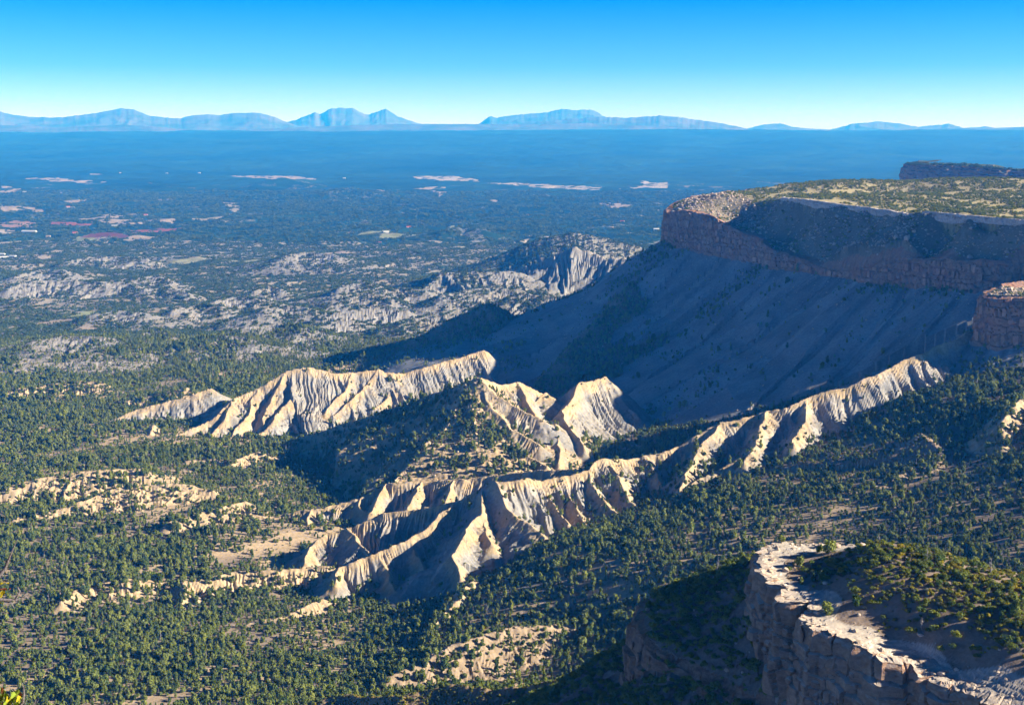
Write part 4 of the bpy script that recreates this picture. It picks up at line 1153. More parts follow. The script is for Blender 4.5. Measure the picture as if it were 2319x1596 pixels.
# ------------------------------------------------------------------ scattering
def instancer(name, label, pts, scl, rot, idx, protos, squash=None):
    """one object of stuff: copies of the prototypes' meshes on points"""
    me = bpy.data.meshes.new(name)
    me.vertices.add(len(pts)); me.vertices.foreach_set('co', np.asarray(pts, np.float32).ravel())
    set_float(me, 'scl', scl); set_float(me, 'rot', rot); set_float(me, 'tall', rng.uniform(0.7, 1.35, len(pts)))
    a = me.attributes.new('idx', 'INT', 'POINT'); a.data.foreach_set('value', np.asarray(idx, np.int32))
    o = add_obj(name, me)
    o['kind'] = 'stuff'
    if label: o['label'] = label
    ng = bpy.data.node_groups.new(name, 'GeometryNodeTree')
    ng.interface.new_socket('Geometry', in_out='INPUT', socket_type='NodeSocketGeometry')
    ng.interface.new_socket('Geometry', in_out='OUTPUT', socket_type='NodeSocketGeometry')
    N, L = ng.nodes, ng.links
    gi = N.new('NodeGroupInput'); go = N.new('NodeGroupOutput')
    def attr(nm, ty):
        q = N.new('GeometryNodeInputNamedAttribute'); q.data_type = ty; q.inputs['Name'].default_value = nm
        return q.outputs['Attribute']
    sc_, ro_, ix_ = attr('scl', 'FLOAT'), attr('rot', 'FLOAT'), attr('idx', 'INT')
    cx = N.new('ShaderNodeCombineXYZ'); L.new(ro_, cx.inputs['Z'])
    tl_ = N.new('ShaderNodeMath'); tl_.operation = 'MULTIPLY'; L.new(sc_, tl_.inputs[0]); L.new(attr('tall', 'FLOAT'), tl_.inputs[1])
    sv = N.new('ShaderNodeCombineXYZ'); L.new(sc_, sv.inputs['X']); L.new(sc_, sv.inputs['Y']); L.new(tl_.outputs[0], sv.inputs['Z'])
    join = N.new('GeometryNodeJoinGeometry')
    for k, objs in enumerate(protos):
        cmp_ = N.new('FunctionNodeCompare'); cmp_.data_type = 'INT'; cmp_.operation = 'EQUAL'
        ins = [q for q in cmp_.inputs if q.enabled or q.type == 'INT']
        ia = [q for q in cmp_.inputs if q.type == 'INT']
        L.new(ix_, ia[0]); ia[1].default_value = k
        jn = N.new('GeometryNodeJoinGeometry')
        for ob in objs:
            oi = N.new('GeometryNodeObjectInfo'); oi.transform_space = 'ORIGINAL'
            oi.inputs['Object'].default_value = ob
            L.new(oi.outputs['Geometry'], jn.inputs[0])
        ip = N.new('GeometryNodeInstanceOnPoints')
        L.new(gi.outputs[0], ip.inputs['Points']); L.new(cmp_.outputs[0], ip.inputs['Selection'])
        L.new(jn.outputs[0], ip.inputs['Instance']); L.new(cx.outputs[0], ip.inputs['Rotation']); L.new(sv.outputs[0], ip.inputs['Scale'])
        L.new(ip.outputs[0], join.inputs[0])
    L.new(join.outputs[0], go.inputs[0])
    md = o.modifiers.new('scatter', 'NODES'); md.node_group = ng
    return o

def candidates(g, y0, y1, per, key_density, umax=0.295 / R, slack=9.0):
    y0, y1 = y0 * R, y1 * R
    """random places, evenly over the ground, kept by density and by being in sight"""
    n = int(per * umax * (y1 * y1 - y0 * y0))
    y = np.sqrt(rng.random(n) * (y1 * y1 - y0 * y0) + y0 * y0)
    x = (rng.random(n) * 2 - 1) * umax * y
    m = (x / y > g['us'][0] + 0.003) & (x / y < g['us'][-1] - 0.003)
    x, y = x[m], y[m]
    d = key_density(x, y)
    m = rng.random(len(x)) < d
    x, y = x[m], y[m]
    z = sample(g, x, y, 'z')
    hor = sample(g, x, y, 'hor')
    m = (z + slack) / y > hor - 0.0013
    # below the lower edge of the picture with room to spare
    m &= (z / y) > -0.57
    return x[m], y[m], z[m]

# trees of the valley and hillsides
def dens_tree(g):
    return lambda x, y: sample(g, x, y, 'tree') ** 1.2 * (0.35 + 0.65 * smooth(-0.35, 0.15, fbm(x / 13, y / 13, 133, 3)))
tx, ty, tz = candidates(g1, 830, 3600, 1 / 7.2, dens_tree(g1))
order = np.argsort(ty)
tx, ty, tz = tx[order], ty[order], tz[order]
tscl = np.clip(np.exp(rng.normal(-0.12, 0.36, len(tx))), 0.45, 1.9) * (0.85 + 0.3 * vnoise(tx / 60, ty / 60, 130))
tidx = rng.integers(0, len(TREE_P), len(tx)); trot = rng.uniform(0, 6.28, len(tx))
tu, tv = proj(tx, ty, tz + 2)
hor_t = sample(g1, tx, ty, 'hor')
inframe = (tu > 5) & (tu < 2314) & (tv < 1590) & ((tz + 3) / ty > hor_t)
cand = np.nonzero(inframe)[0]
cand = cand[np.argsort(-(tscl[cand] / ty[cand]))][:300]
TREE_OBJ = [[] for _ in TREE_P]
SHAPE = ['round', 'pointed', 'broad', 'tall pointed', 'small']
def zone_label(u, v, y, k, sc2):
    size = 'large ' if sc2 > 1.35 else ''
    if v > 1540 and u > 600: w = 'on the brushy bench at the bottom edge'; g = 'junipers on the brushy bench'
    elif u > 1500: w = 'on the hillside behind the sandstone promontory'; g = 'junipers on the hillside behind the promontory'
    elif u > 1150: w = 'on the spur just left of the promontory'; g = 'junipers on the lower centre spurs'
    elif u > 880: w = 'on the spurs below the nearest pale fin'; g = 'junipers on the lower centre spurs'
    elif u > 560: w = 'in the woodland at bottom centre, left of the brushy spur'; g = 'junipers of the lower left woodland'
    elif u > 280: w = 'in the lower left woodland, midway to the pale fin'; g = 'junipers of the lower left woodland'
    else: w = 'in the woodland along the left edge near the oak twig'; g = 'junipers of the lower left woodland'
    return size + SHAPE[k] + ' green juniper ' + w, g
for i in cand:
    k = int(tidx[i])
    lab, grp = zone_label(tu[i], tv[i], ty[i], k, tscl[i])
    o = thing('juniper_tree', lab, 'tree', grp, (tx[i], ty[i], tz[i] - 0.1), trot[i], tscl[i], [('crown', TREE_P[k][0]), ('trunk', TREE_P[k][1])])
    TREE_OBJ[k].append(o)
rest = np.setdiff1d(np.arange(len(tx)), cand)
tree_src = [[ob[0].children[0], ob[0].children[1]] for ob in TREE_OBJ]
dead = rest[rng.random(len(rest)) < 0.035]
tidx[dead] = len(TREE_P) + rng.integers(0, 3, len(dead))
SNAG_OBJ = []
def snag(k, loc, rot, scl, label, group):
    o = add_obj('dead_tree', SNAG_P[k]); o.location = loc; o.rotation_euler = (0, 0, rot); o.scale = (scl, scl, scl)
    o['label'] = label; o['category'] = 'dead tree'
    if group: o['group'] = group
    return o
def on_prom(u, v, zoff=0.0):
    """where the sight line through (u, v) meets the promontory"""
    D = np.arange(440 * R, 820 * R, 0.35)
    x, y, z = ray(u, v)
    gz = sample(g0, x / y * D, D, 'z')
    hit = np.nonzero(gz >= z / y * D)[0]
    i = hit[0] if len(hit) else len(D) // 2
    return (float(x / y * D[i]), float(D[i]), float(gz[i]) + zoff)
for (u, v, k, sc2, lb) in [(1990, 1236, 0, 0.9, 'bare grey dead tree on the crest of the promontory mound, left one'), (2099, 1268, 1, 0.8, 'spreading dead tree standing on bare soil near the mound crest'), (2243, 1300, 0, 1.15, 'dark dead tree on the pale slab at the right skyline'), (1625, 1262, 1, 0.9, 'dead tree trunks at the left end of the promontory slope'),
                        (2087, 1425, 2, 1.0, 'pale dead shrub tree in the gully below the mound'), (1818, 1262, 2, 0.8, 'small dead tree at the edge of the pale slab')]:
    p = on_prom(u, v, -0.1)
    SNAG_OBJ.append(snag(k, p, random.uniform(0, 6), sc2, lb, 'dead trees on the promontory'))
tree_src += [[SNAG_OBJ[0]], [SNAG_OBJ[1]], [SNAG_OBJ[4]]]
for (u, v, k, sc2, lb) in [(1876, 1252, 2, 1.15, 'lone spreading juniper standing on the pale slab with its shadow to the left'), (1856, 1250, 4, 0.8, 'small juniper just left of the lone spreading one on the slab'), (1810, 1282, 0, 0.8, 'round juniper at the inner edge of the pale slab'), (1842, 1318, 1, 0.65, 'small pointed conifer beside the brown bare soil, left of two'),
                        (1858, 1310, 1, 0.55, 'small pointed conifer beside the brown bare soil, right of two'), (1815, 1325, 3, 0.5, 'small pointed conifer rooted in the rim ledge'), (1874, 1392, 0, 0.95, 'dense juniper at the rim above the cliff notch'), (1938, 1372, 4, 1.0, 'dark juniper in the brush at the middle of the mound'),
                        (2299, 1400, 3, 1.2, 'tall dark conifer at the right edge of the promontory'), (2312, 1380, 3, 1.0, 'second dark conifer at the right edge of the promontory'), (1700, 1240, 0, 0.8, 'juniper on the rocky knob at the left corner of the slab'), (1725, 1232, 2, 0.7, 'low juniper on the left corner of the slab'), (1742, 1226, 3, 0.55, 'golden pointed conifer at the back of the slab corner'), (1770, 1228, 4, 0.8, 'dark juniper behind the pale slab'),
                        (1838, 1226, 3, 0.5, 'golden green conifer behind the pale slab'), (1682, 1280, 2, 0.8, 'sunlit juniper on the shaded slope left of the slab'), (1624, 1316, 4, 0.75, 'pale lit juniper alone on the dark slope')]:
    p = on_prom(u, v, -0.1)
    thing('juniper_tree', lb, 'tree', 'trees on the promontory', p, random.uniform(0, 6), sc2, [('crown', TREE_P[k][0]), ('trunk', TREE_P[k][1])])
instancer('pinyon_juniper_woodland', None, np.stack([tx, ty, tz - 0.1], 1)[rest], tscl[rest], trot[rest], tidx[rest], tree_src)
print('near trees', len(tx), time.time() - T_START)

# middle distance woods: fewer leaves per tree
MIDT = []
for k in range(3):
    r = random.Random(140 + k)
    me = crown_mesh('far_trees', [(r.uniform(-4, 4), r.uniform(-4, 4), r.uniform(1.5, 2.8), r.uniform(1.5, 2.3), 1.0) for _ in range(4)], 90, 0.95, 150 + k, M['far_wood'])
    MIDT.append(me)
def dens_mid(x, y):
    return sample(g1, x, y, 'tree') ** 1.3
mx_, my_, mz_ = candidates(g1, 3600, 6950, 1 / 48.0, dens_mid)
for _ in range(420):
    i_ = int(rng.integers(2, 6)); j_ = int(rng.integers(int(V_.shape[1] * 0.42), V_.shape[1] - 1)); f_ = rng.random()
    p_ = V_[i_, j_] * (1 - f_) + V_[i_ + 1, j_ + 1] * f_
    mx_ = np.append(mx_, p_[0]); my_ = np.append(my_, p_[1]); mz_ = np.append(mz_, p_[2])
midx = rng.integers(0, 3, len(mx_)); mscl = rng.uniform(0.6, 1.15, len(mx_))
# three clumps stand as objects of the wood; the wood itself is one mass
wood = []
print('mid trees', len(mx_))
far_src = []
for k in range(3):
    j = int(np.nonzero(midx == k)[0][0])
    o = add_obj('far_woodland_clump', MIDT[k]); o.location = (mx_[j], my_[j], mz_[j]); o['kind'] = 'stuff'
    far_src.append([o])
fx_, fy_, fz_ = candidates(g2, 6930, 12500, 1 / 190.0, lambda x, y: sample(g2, x, y, 'tree') ** 1.2 * (0.25 + 0.75 * smooth(-0.2, 0.2, fbm(x / 70, y / 70, 134, 3))))
mx_ = np.concatenate([mx_, fx_]); my_ = np.concatenate([my_, fy_]); mz_ = np.concatenate([mz_, fz_])
midx = np.concatenate([midx, rng.integers(0, 3, len(fx_))]); mscl = np.concatenate([mscl, rng.uniform(0.9, 1.9, len(fx_))])
print('far trees', len(fx_))
instancer('valley_woodland', None, np.stack([mx_, my_, mz_ - 0.3], 1), mscl, rng.uniform(0, 6.28, len(mx_)), midx, far_src)

# ------------------------------------------------------------------ brush: promontory, bench, mesa top
def shrub_zone(g, y0, y1, per, dfun, pick, slack=3.0):
    x, y, z = candidates(g, y0, y1, per, dfun, slack=slack)
    return x, y, z, pick(x, y, z)
def d_prom(x, y):
    k = sample(g0, x, y, 'kind', True)
    n = fbm(x / 9, y / 9, 160, 3)
    pd, _, _ = poly_dist(x, y, prom_line[::2])
    z = sample(g0, x, y, 'z')
    top = (k == 4) * smooth(8, 22, pd) * (1 - (x < 122) * (y > 590 * R)) * smooth(-0.5, -0.1, n + 0.35 * smooth(-141, -133, z) - 0.25 * smooth(-138, -143, z))
    return np.clip(top * 0.95 + (k == 5) * (0.8 + 0.5 * n) + (k == 7) * (0.55 + 0.7 * n), 0, 1)
sx, sy, sz, si = shrub_zone(g0, 440, 825, 1 / 1.6, d_prom, lambda x, y, z: rng.choice([0, 1, 2, 3, 4, 5], len(x), p=[.2, .26, .12, .14, .16, .12]))
kk_ = sample(g0, sx, sy, 'kind', True)
si = np.where((kk_ == 5), rng.choice([0, 2, 5], len(sx)), si)
sscl = np.clip(np.exp(rng.normal(-0.3, 0.35, len(sx))), 0.35, 1.5) * np.where(kk_ == 5, 1.1, 0.95)
def d_bench(x, y):
    k = sample(g1, x, y, 'kind', True)
    n = fbm(x / 12, y / 12, 165, 3)
    return np.clip((k == 7) * (0.75 + 0.6 * n) + (k == 5) * 0.7, 0, 1)
bx, by, bz, bi = shrub_zone(g1, 830, 1050, 1 / 1.3, d_bench, lambda x, y, z: rng.choice([0, 1, 3, 4], len(x), p=[.3, .3, .25, .15]))
def d_under(x, y):
    k = sample(g1, x, y, 'kind', True); b = sample(g1, x, y, 'bare')
    n = fbm(x / 25, y / 25, 167, 3)
    return np.clip((0.22 + 0.5 * n) * (b < 0.3) * ((k == 0) | (k == 8) | (k == 6) | (k == 1)) * np.where(k == 1, (y < 1760 * R) * 0.8 + 0.05, 1) + 0.05 * (b > 0.6), 0, 1)
ux, uy, uz, ui = shrub_zone(g1, 830, 2300, 1 / 16.0, d_under, lambda x, y, z: rng.choice([0, 2, 3, 5], len(x), p=[.3, .2, .3, .2]))
def d_cap(x, y):
    k = sample(g1, x, y, 'kind', True)
    n = fbm(x / 30, y / 50, 168, 3)
    pd = sample(g1, x, y, 'd')
    n_ = fbm(x / 11, y / 16, 169, 3)
    return np.clip((k == 3) * smooth(-0.35, 0.15, n_ + 0.6 * n) + (k == 2) * smooth(-0.1, 0.35, n_ + 0.5 * n) * 0.7, 0, 1)
cx_, cy_, cz_, ci_ = shrub_zone(g1, 1650, 3600, 1 / 9.0, d_cap, lambda x, y, z: rng.choice([0, 1, 2, 3, 4, 5], len(x), p=[.26, .16, .24, .04, .12, .18]))
ax = np.concatenate([sx, bx, ux]); ay = np.concatenate([sy, by, uy]); az = np.concatenate([sz, bz, uz]); ai = np.concatenate([si, bi, ui])
asc = np.concatenate([sscl, rng.uniform(0.4, 0.9, len(bx)), rng.uniform(0.5, 1.0, len(ux))])
azone = np.concatenate([np.where(kk_ == 5, 1, np.where(kk_ == 7, 2, 0)), np.full(len(bx), 2), np.full(len(ux), 3)])
arot = rng.uniform(0, 6.28, len(ax))
au, av = proj(ax, ay, az + 0.7)
ok = (au > 5) & (au < 2314) & (av > 0) & (av < 1590) & (azone != 1)
cand = np.nonzero(ok)[0]
size_ = np.array([2.4, 1.8, 3.2, 1.5, 2.0, 2.8])
cand = cand[np.argsort(-(asc[cand] * size_[ai[cand]] / ay[cand]))][:300]
SHRUB_OBJ = [[] for _ in SHRUB_P]
KINDW = ['green oak shrub', 'yellow green rabbitbrush', 'broad green oak shrub', 'grey green sagebrush', 'low yellow rabbitbrush', 'green serviceberry shrub']
ZW = [' on top of the sandstone promontory', ' on the dark slope below the promontory cliff', ' on the bench along the bottom edge', ' among the junipers of the hillside']
def shrub_place(u, v, z):
    if z: return ZW[z]
    if u > 2200: return ' at the right end of the promontory'
    if v < 1270: return ' along the crest of the promontory mound' if u > 1880 else ' around the pale slab of the promontory'
    if v < 1350: return ' on the upper face of the promontory mound' if u > 1880 else ' beside the rim ledges of the promontory'
    if v < 1440: return ' on the lower face of the promontory mound' if u > 2040 else ' around the bare soil of the promontory'
    return ' in the gully at the foot of the promontory mound'
for i in cand:
    k = int(ai[i])
    o = thing('shrub', KINDW[k] + shrub_place(au[i], av[i], int(azone[i])), 'shrub', 'shrubs' + ZW[int(azone[i])], (ax[i], ay[i], az[i] - 0.1), arot[i], asc[i], [('foliage', SHRUB_P[k][0]), ('stem', SHRUB_P[k][1])])
    SHRUB_OBJ[k].append(o)
src = []
for k in range(len(SHRUB_P)):
    if not SHRUB_OBJ[k]:
        j = int(np.nonzero(ai == k)[0][0])
        SHRUB_OBJ[k].append(thing('shrub', KINDW[k] + ZW[int(azone[j])], 'shrub', 'shrubs' + ZW[int(azone[j])], (ax[j], ay[j], az[j] - 0.1), 0, asc[j], [('foliage', SHRUB_P[k][0]), ('stem', SHRUB_P[k][1])]))
    src.append(list(SHRUB_OBJ[k][0].children))
rest = np.setdiff1d(np.arange(len(ax)), cand)
instancer('hillside_brush', None, np.stack([ax, ay, az - 0.1], 1)[rest], asc[rest], arot[rest], ai[rest], src)
instancer('mesa_top_brush', None, np.stack([cx_, cy_, cz_ - 0.1], 1), 0.5 + 1.6 * rng.random(len(cx_)) ** 2, rng.uniform(0, 6.28, len(cx_)), ci_, src)
print('brush', len(ax), len(cx_), time.time() - T_START)

# ------------------------------------------------------------------ boulders
def d_rock(x, y):
    k = sample(g1, x, y, 'kind', True); t = sample(g1, x, y, 'tan'); b = sample(g1, x, y, 'bare')
    n = fbm(x / 40, y / 40, 170, 3)
    pd = sample(g1, x, y, 'd')
    return np.clip((k == 6) * (0.35 + 0.6 * n) * (y > 1850 * R) + (k == 2) * (0.75 + 0.5 * n) + (k == 1) * (0.05 + 0.2 * smooth(60, 5, pd)) + (k == 8) * 0.05 + (b > 0.9) * t * 0.03, 0, 1)
rx, ry, rz = candidates(g1, 830, 3400, 1 / 16.0, d_rock, slack=3)
rsc = 0.8 + 2.2 * rng.random(len(rx)) ** 4 + 0.8 * rng.random(len(rx))
rk = sample(g1, rx, ry, 'kind', True)
rsc = np.where(rk == 2, rsc * (1.3 + 1.4 * rng.random(len(rx)) ** 5), rsc)
def d_rock0(x, y):
    k = sample(g0, x, y, 'kind', True)
    pd, _, _ = poly_dist(x, y, prom_line[::2])
    return np.clip((k == 4) * smooth(16, 2, pd) * 0.5 + (k == 4) * 0.05 + (k == 5) * 0.09, 0, 1)
qx, qy, qz = candidates(g0, 440, 825, 1 / 4.0, d_rock0, slack=3)
qsc = 0.35 + 2.4 * rng.random(len(qx)) ** 4
rx = np.concatenate([rx, qx]); ry = np.concatenate([ry, qy]); rz = np.concatenate([rz, qz]); rsc = np.concatenate([rsc, qsc]); rk = np.concatenate([rk, np.full(len(qx), 9)])
ridx = rng.integers(0, len(ROCK_P), len(rx)); rrot = rng.uniform(0, 6.28, len(rx))
ru, rv = proj(rx, ry, rz)
ok = (ru > 5) & (ru < 2314) & (rv > 0) & (rv < 1590)
cand = np.nonzero(ok)[0]
cand = cand[np.argsort(-(rsc[cand] / ry[cand]))][:300]
RL = {9: ('sandstone boulder on the foreground promontory', 'boulders on the promontory'), 2: ('pale sandstone boulder on the talus bowl below the mesa cap', 'boulders on the mesa talus'), 6: ('tan sandstone boulder on the slope of the tan peak', 'boulders on the tan peak'),
      1: ('fallen sandstone boulder on the shaded grey scarp slope', 'boulders on the scarp slope'), 8: ('tan sandstone boulder on a treed spur', 'boulders on the treed spurs'), 0: ('small tan boulder on the pale badland ridges', 'boulders on the badland ridges'), 3: ('sandstone boulder on the mesa top', 'boulders on the mesa top'), 7: ('tan boulder on the brushy bench', 'boulders on the bench')}
ROCK_OBJ = [[] for _ in ROCK_P]
for i in cand:
    k = int(ridx[i])
    o = add_obj('boulder', ROCK_P[k])
    o.location = (rx[i], ry[i], rz[i] + 0.1 * rsc[i]); o.scale = [rsc[i]] * 3; o.rotation_euler = (random.uniform(-.2, .2), random.uniform(-.2, .2), rrot[i])
    lb = RL.get(int(rk[i]), RL[0])
    big = 'large ' if rsc[i] > 3.2 else ''
    if int(rk[i]) == 2:
        w = ' on the sunlit talus of the mesa prow' if ru[i] < 1745 else ' in the shaded talus bowl below the mesa cap' if ru[i] < 2000 else ' on the talus ridge in the middle of the mesa front' if ru[i] < 2125 else ' on the right-hand bench of the mesa'
        lb = (big + 'pale sandstone boulder' + w, lb[1])
    elif int(rk[i]) == 9:
        w = ' on the shaded slope below the promontory cliff' if rv[i] > 1380 and ru[i] < 1800 or ru[i] < 1690 else ' along the rim of the promontory' if ru[i] < 2060 else ' in the gully and mound of the promontory'
        lb = (big + 'sandstone boulder' + w, lb[1])
    o['label'], o['group'] = lb; o['category'] = 'boulder'
    ROCK_OBJ[k].append(o)
rest = np.setdiff1d(np.arange(len(rx)), cand)
instancer('scattered_rocks', None, np.stack([rx, ry, rz + 0.1 * rsc], 1)[rest], rsc[rest], rrot[rest], ridx[rest], [[q[0]] for q in ROCK_OBJ])
print('rocks', len(rx), time.time() - T_START)

# ------------------------------------------------------------------ houses of the valley
def simple_mat(name, c, rough=0.8):
    m, nt, bs = nodes_of(name)
    geo = nt.nodes.new('ShaderNodeNewGeometry')
    n = noise_node(nt, 0.8, 3, 0.6, geo.outputs['Position'])
    mx = mixc(nt, mapr(nt, n.outputs['Fac'], 0.3, 0.7, 0, 1).outputs[0], tuple(q * 0.85 for q in c), c)
    nt.links.new(mx.outputs['Result'], bs.inputs['Base Color']); bs.inputs['Roughness'].default_value = rough
    return m
WALLM = [simple_mat('white_house_wall', (0.62, 0.60, 0.57)), simple_mat('tan_house_wall', (0.55, 0.46, 0.36))]
ROOFM = [simple_mat('pale_metal_roof', (0.5, 0.5, 0.5)), simple_mat('red_metal_roof', (0.45, 0.10, 0.07)), simple_mat('brown_shingle_roof', (0.30, 0.22, 0.17))]
def house_meshes(L, W, H, wm, rm):
    a, b = L / 2, W / 2
    V = [(-a, -b, -4), (a, -b, -4), (a, b, -4), (-a, b, -4), (-a, -b, H), (a, -b, H), (a, b, H), (-a, b, H), (-a, 0, H + W * 0.3), (a, 0, H + W * 0.3)]
    me = bpy.data.meshes.new('wall')
    me.from_pydata(V, [], [(0, 1, 5, 4), (1, 2, 6, 9, 5), (2, 3, 7, 6), (3, 0, 4, 8, 7)]); me.materials.append(wm)
    e = 0.6; zr = H + W * 0.3
    RV = []
    for dz in (0.02, 0.35):
        RV += [(-a - e, -b - e, H - 0.35 + dz), (a + e, -b - e, H - 0.35 + dz), (a + e, 0, zr + dz), (-a - e, 0, zr + dz), (-a - e, b + e, H - 0.35 + dz), (a + e, b + e, H - 0.35 + dz)]
    rf = bpy.data.meshes.new('roof')
    rf.from_pydata(RV, [], [(0, 3, 2, 1), (3, 4, 5, 2), (6, 7, 8, 9), (9, 8, 11, 10), (0, 1, 7, 6), (4, 10, 11, 5), (0, 6, 9, 3), (3, 9, 10, 4), (1, 2, 8, 7), (2, 5, 11, 8)]); rf.materials.append(rm)
    return me, rf
HOUSE = [house_meshes(22, 11, 4.5, WALLM[0], ROOFM[0]), house_meshes(16, 10, 4.0, WALLM[1], ROOFM[2]), house_meshes(18, 10, 4.0, WALLM[0], ROOFM[1]), house_meshes(60, 16, 5.0, WALLM[0], ROOFM[0])]
HP = [(c1([(45, 1103)]), 3, 'long white barn at the left edge of the valley'), (c1([(12, 1077)]), 0, 'white house behind the long barn at the left edge'), (c1([(88, 1108)]), 0, 'white shed at the right end of the long barn'), (c1([(1110, 537)]), 0, 'white house in the row of far houses before the dark forest, left of centre'), (c1([(1325, 536)]), 0, 'white house in the far row, third from the left'),
      (c1([(800, 541)]), 1, 'tan house at the left end of the far row'), (c1([(165, 672)]), 0, 'white house in the pale clearing at far left'), (c1([(96, 668)]), 1, 'tan house just left of the white house in the clearing'), (c1([(455, 768)]), 2, 'red roofed house above the long tan field'), (c1([(485, 769)]), 0, 'white house beside the red roofed one above the tan field'),
      (c1([(760, 880)]), 0, 'white farmhouse on the edge of the red field'), (c1([(110, 741)]), 1, 'tan house on the broad tan field at left'), (c1([(500, 941)]), 2, 'red roofed barn below the purple field'), (c1([(195, 936)]), 3, 'long white building beside the pale track at left'), (c1([(970, 815)]), 2, 'small red roofed house at the tip of a tan field'), (c1([(320, 943)]), 1, 'tan house at the left end of the green field'),
      (c2([(162, 577)]), 0, 'white house alone in the woods below the far row'), (c2([(590, 901)]), 2, 'red roofed house in the green meadow at centre'), (c2([(440, 931)]), 0, 'white house left of the green meadow'), (c2([(296, 776)]), 2, 'small red roofed house in the woods at centre'), (c2([(1086, 771)]), 1, 'tan house on the wooded rise right of centre'), (c2([(2236, 909)]), 0, 'white house in the woods left of the mesa prow'),
      (c2([(392, 985)]), 2, 'red roofed house at the end of the brown field'), (c2([(2052, 931)]), 0, 'white house right of the pale green strip by the prow'), (c2([(1940, 906)]), 1, 'tan house above the pale green strip by the prow'), (c2([(1246, 821)]), 0, 'white house on the slope above the curved track'), (c2([(1386, 816)]), 1, 'tan house above the curved pale track'), (c2([(2010, 856)]), 2, 'red roofed house in the woods left of the mesa')]
for pts, k, lb in HP:
    u, v = pts[0]
    p = Pz(u, v, -399)
    g = g2 if p[1] > 6950 * R else g1
    z = float(sample(g, np.array([p[0]]), np.array([p[1]]), 'z')[0])
    p = Pz(u, v, z)
    z = float(sample(g, np.array([p[0]]), np.array([p[1]]), 'z')[0])
    thing('house', lb, 'house', 'houses of the valley', (p[0], p[1], z + 0.3), random.uniform(-0.4, 0.4), 1.0, [('wall', HOUSE[k][0]), ('roof', HOUSE[k][1])])

# ------------------------------------------------------------------ twigs of the overlook, close to the viewpoint
TW = 5.0 / R     # five metres ahead
M['twig'] = rock_material('grey_twig_bark', (0.30, 0.25, 0.22), (0.42, 0.37, 0.34), (0.16, 0.10, 0.08), 30.0, 20.0)
M['leaf_gold'] = leaf_material('gold_oak_leaf', (0.55, 0.42, 0.02), (0.70, 0.55, 0.04), 0.5)
M['leaf_green'] = leaf_material('green_oak_leaf', (0.16, 0.26, 0.03), (0.40, 0.50, 0.06), 0.5)
M['leaf_red'] = leaf_material('red_brown_oak_leaf', (0.28, 0.07, 0.03), (0.40, 0.14, 0.05), 0.4)
def cq(X, Y, d=0.0): return Vector(P(X * 0.262, 1177.5 + Y * 0.262, TW + d))
def twig_mesh(name, lines, mat):
    V, Fc = [], []
    for pts, r0, r1 in lines:
        tube(V, Fc, pts, [r0 + (r1 - r0) * i / (len(pts) - 1) for i in range(len(pts))], 6)
    me = mesh_from(name, [tuple(v) for v in V], Fc, True); me.materials.append(mat)
    return me
def leaf_obj(parent, base, direction, L, W, mat, seed):
    """a lobed oak leaf with a folded midrib and some thickness"""
    r = random.Random(seed)
    d = direction.normalized(); sd = d.cross(Vector((0, 1, 0.3))).normalized(); up = sd.cross(d)
    prof = [0.05, 0.45, 0.28, 0.62, 0.38, 0.85, 0.5, 0.95, 0.55, 0.6, 0.05]
    V = []; n = len(prof)
    for i, w in enumerate(prof):
        t = i / (n - 1)
        c = base + d * (L * t) + up * (0.12 * L * math.sin(t * 2.2 + r.random() * 0.3))
        for q in (-1, 0, 1):
            V.append(c + sd * (q * w * W * 0.5) + up * (abs(q) * w * W * 0.18))
    m_ = len(V)
    V += [v - up * 0.0006 for v in V]
    Fc = []
    for i in range(n - 1):
        for j in range(2):
            a = i * 3 + j
            Fc.append((a, a + 1, a + 4, a + 3)); Fc.append((a + m_, a + 3 + m_, a + 4 + m_, a + 1 + m_))
    me = mesh_from('leaf', [tuple(v) for v in V], Fc, True); me.materials.append(mat)
    return add_obj('leaf', me, None, parent)
br = bpy.data.objects.new('oak_branch', None); col.objects.link(br)
br['label'] = 'bare grey oak twig with a few golden leaves reaching in from the left edge'; br['category'] = 'branch'
k_ = 0.0011 * 5 / 5
root_p = Vector((-3.2, 4.6, -2.3))
add_obj('twig', twig_mesh('twig', [([root_p, cq(-330, 900), cq(-160, 640), cq(-40, 520), cq(0, 470), cq(50, 410), cq(75, 340), cq(95, 290), cq(125, 220), cq(148, 165)], 0.016, 0.0016),
                                   ([cq(-60, 540), cq(0, 480), cq(40, 435), cq(66, 415)], 0.005, 0.0035)], M['twig']), None, br)
add_obj('twig', twig_mesh('twig', [([cq(-330, 900), cq(-150, 720), cq(0, 685), cq(60, 690), cq(130, 684), cq(152, 655), cq(172, 612), cq(150, 575)], 0.010, 0.0028), ([cq(128, 685), cq(150, 695), cq(190, 668), cq(215, 652), cq(250, 682)], 0.0045, 0.0022),
                                   ([cq(88, 692), cq(100, 720), cq(125, 762)], 0.003, 0.0015), ([cq(190, 668), cq(225, 630)], 0.0025, 0.0012), ([cq(-40, 560), cq(5, 520), cq(45, 545)], 0.003, 0.0015)], M['twig']), None, br)
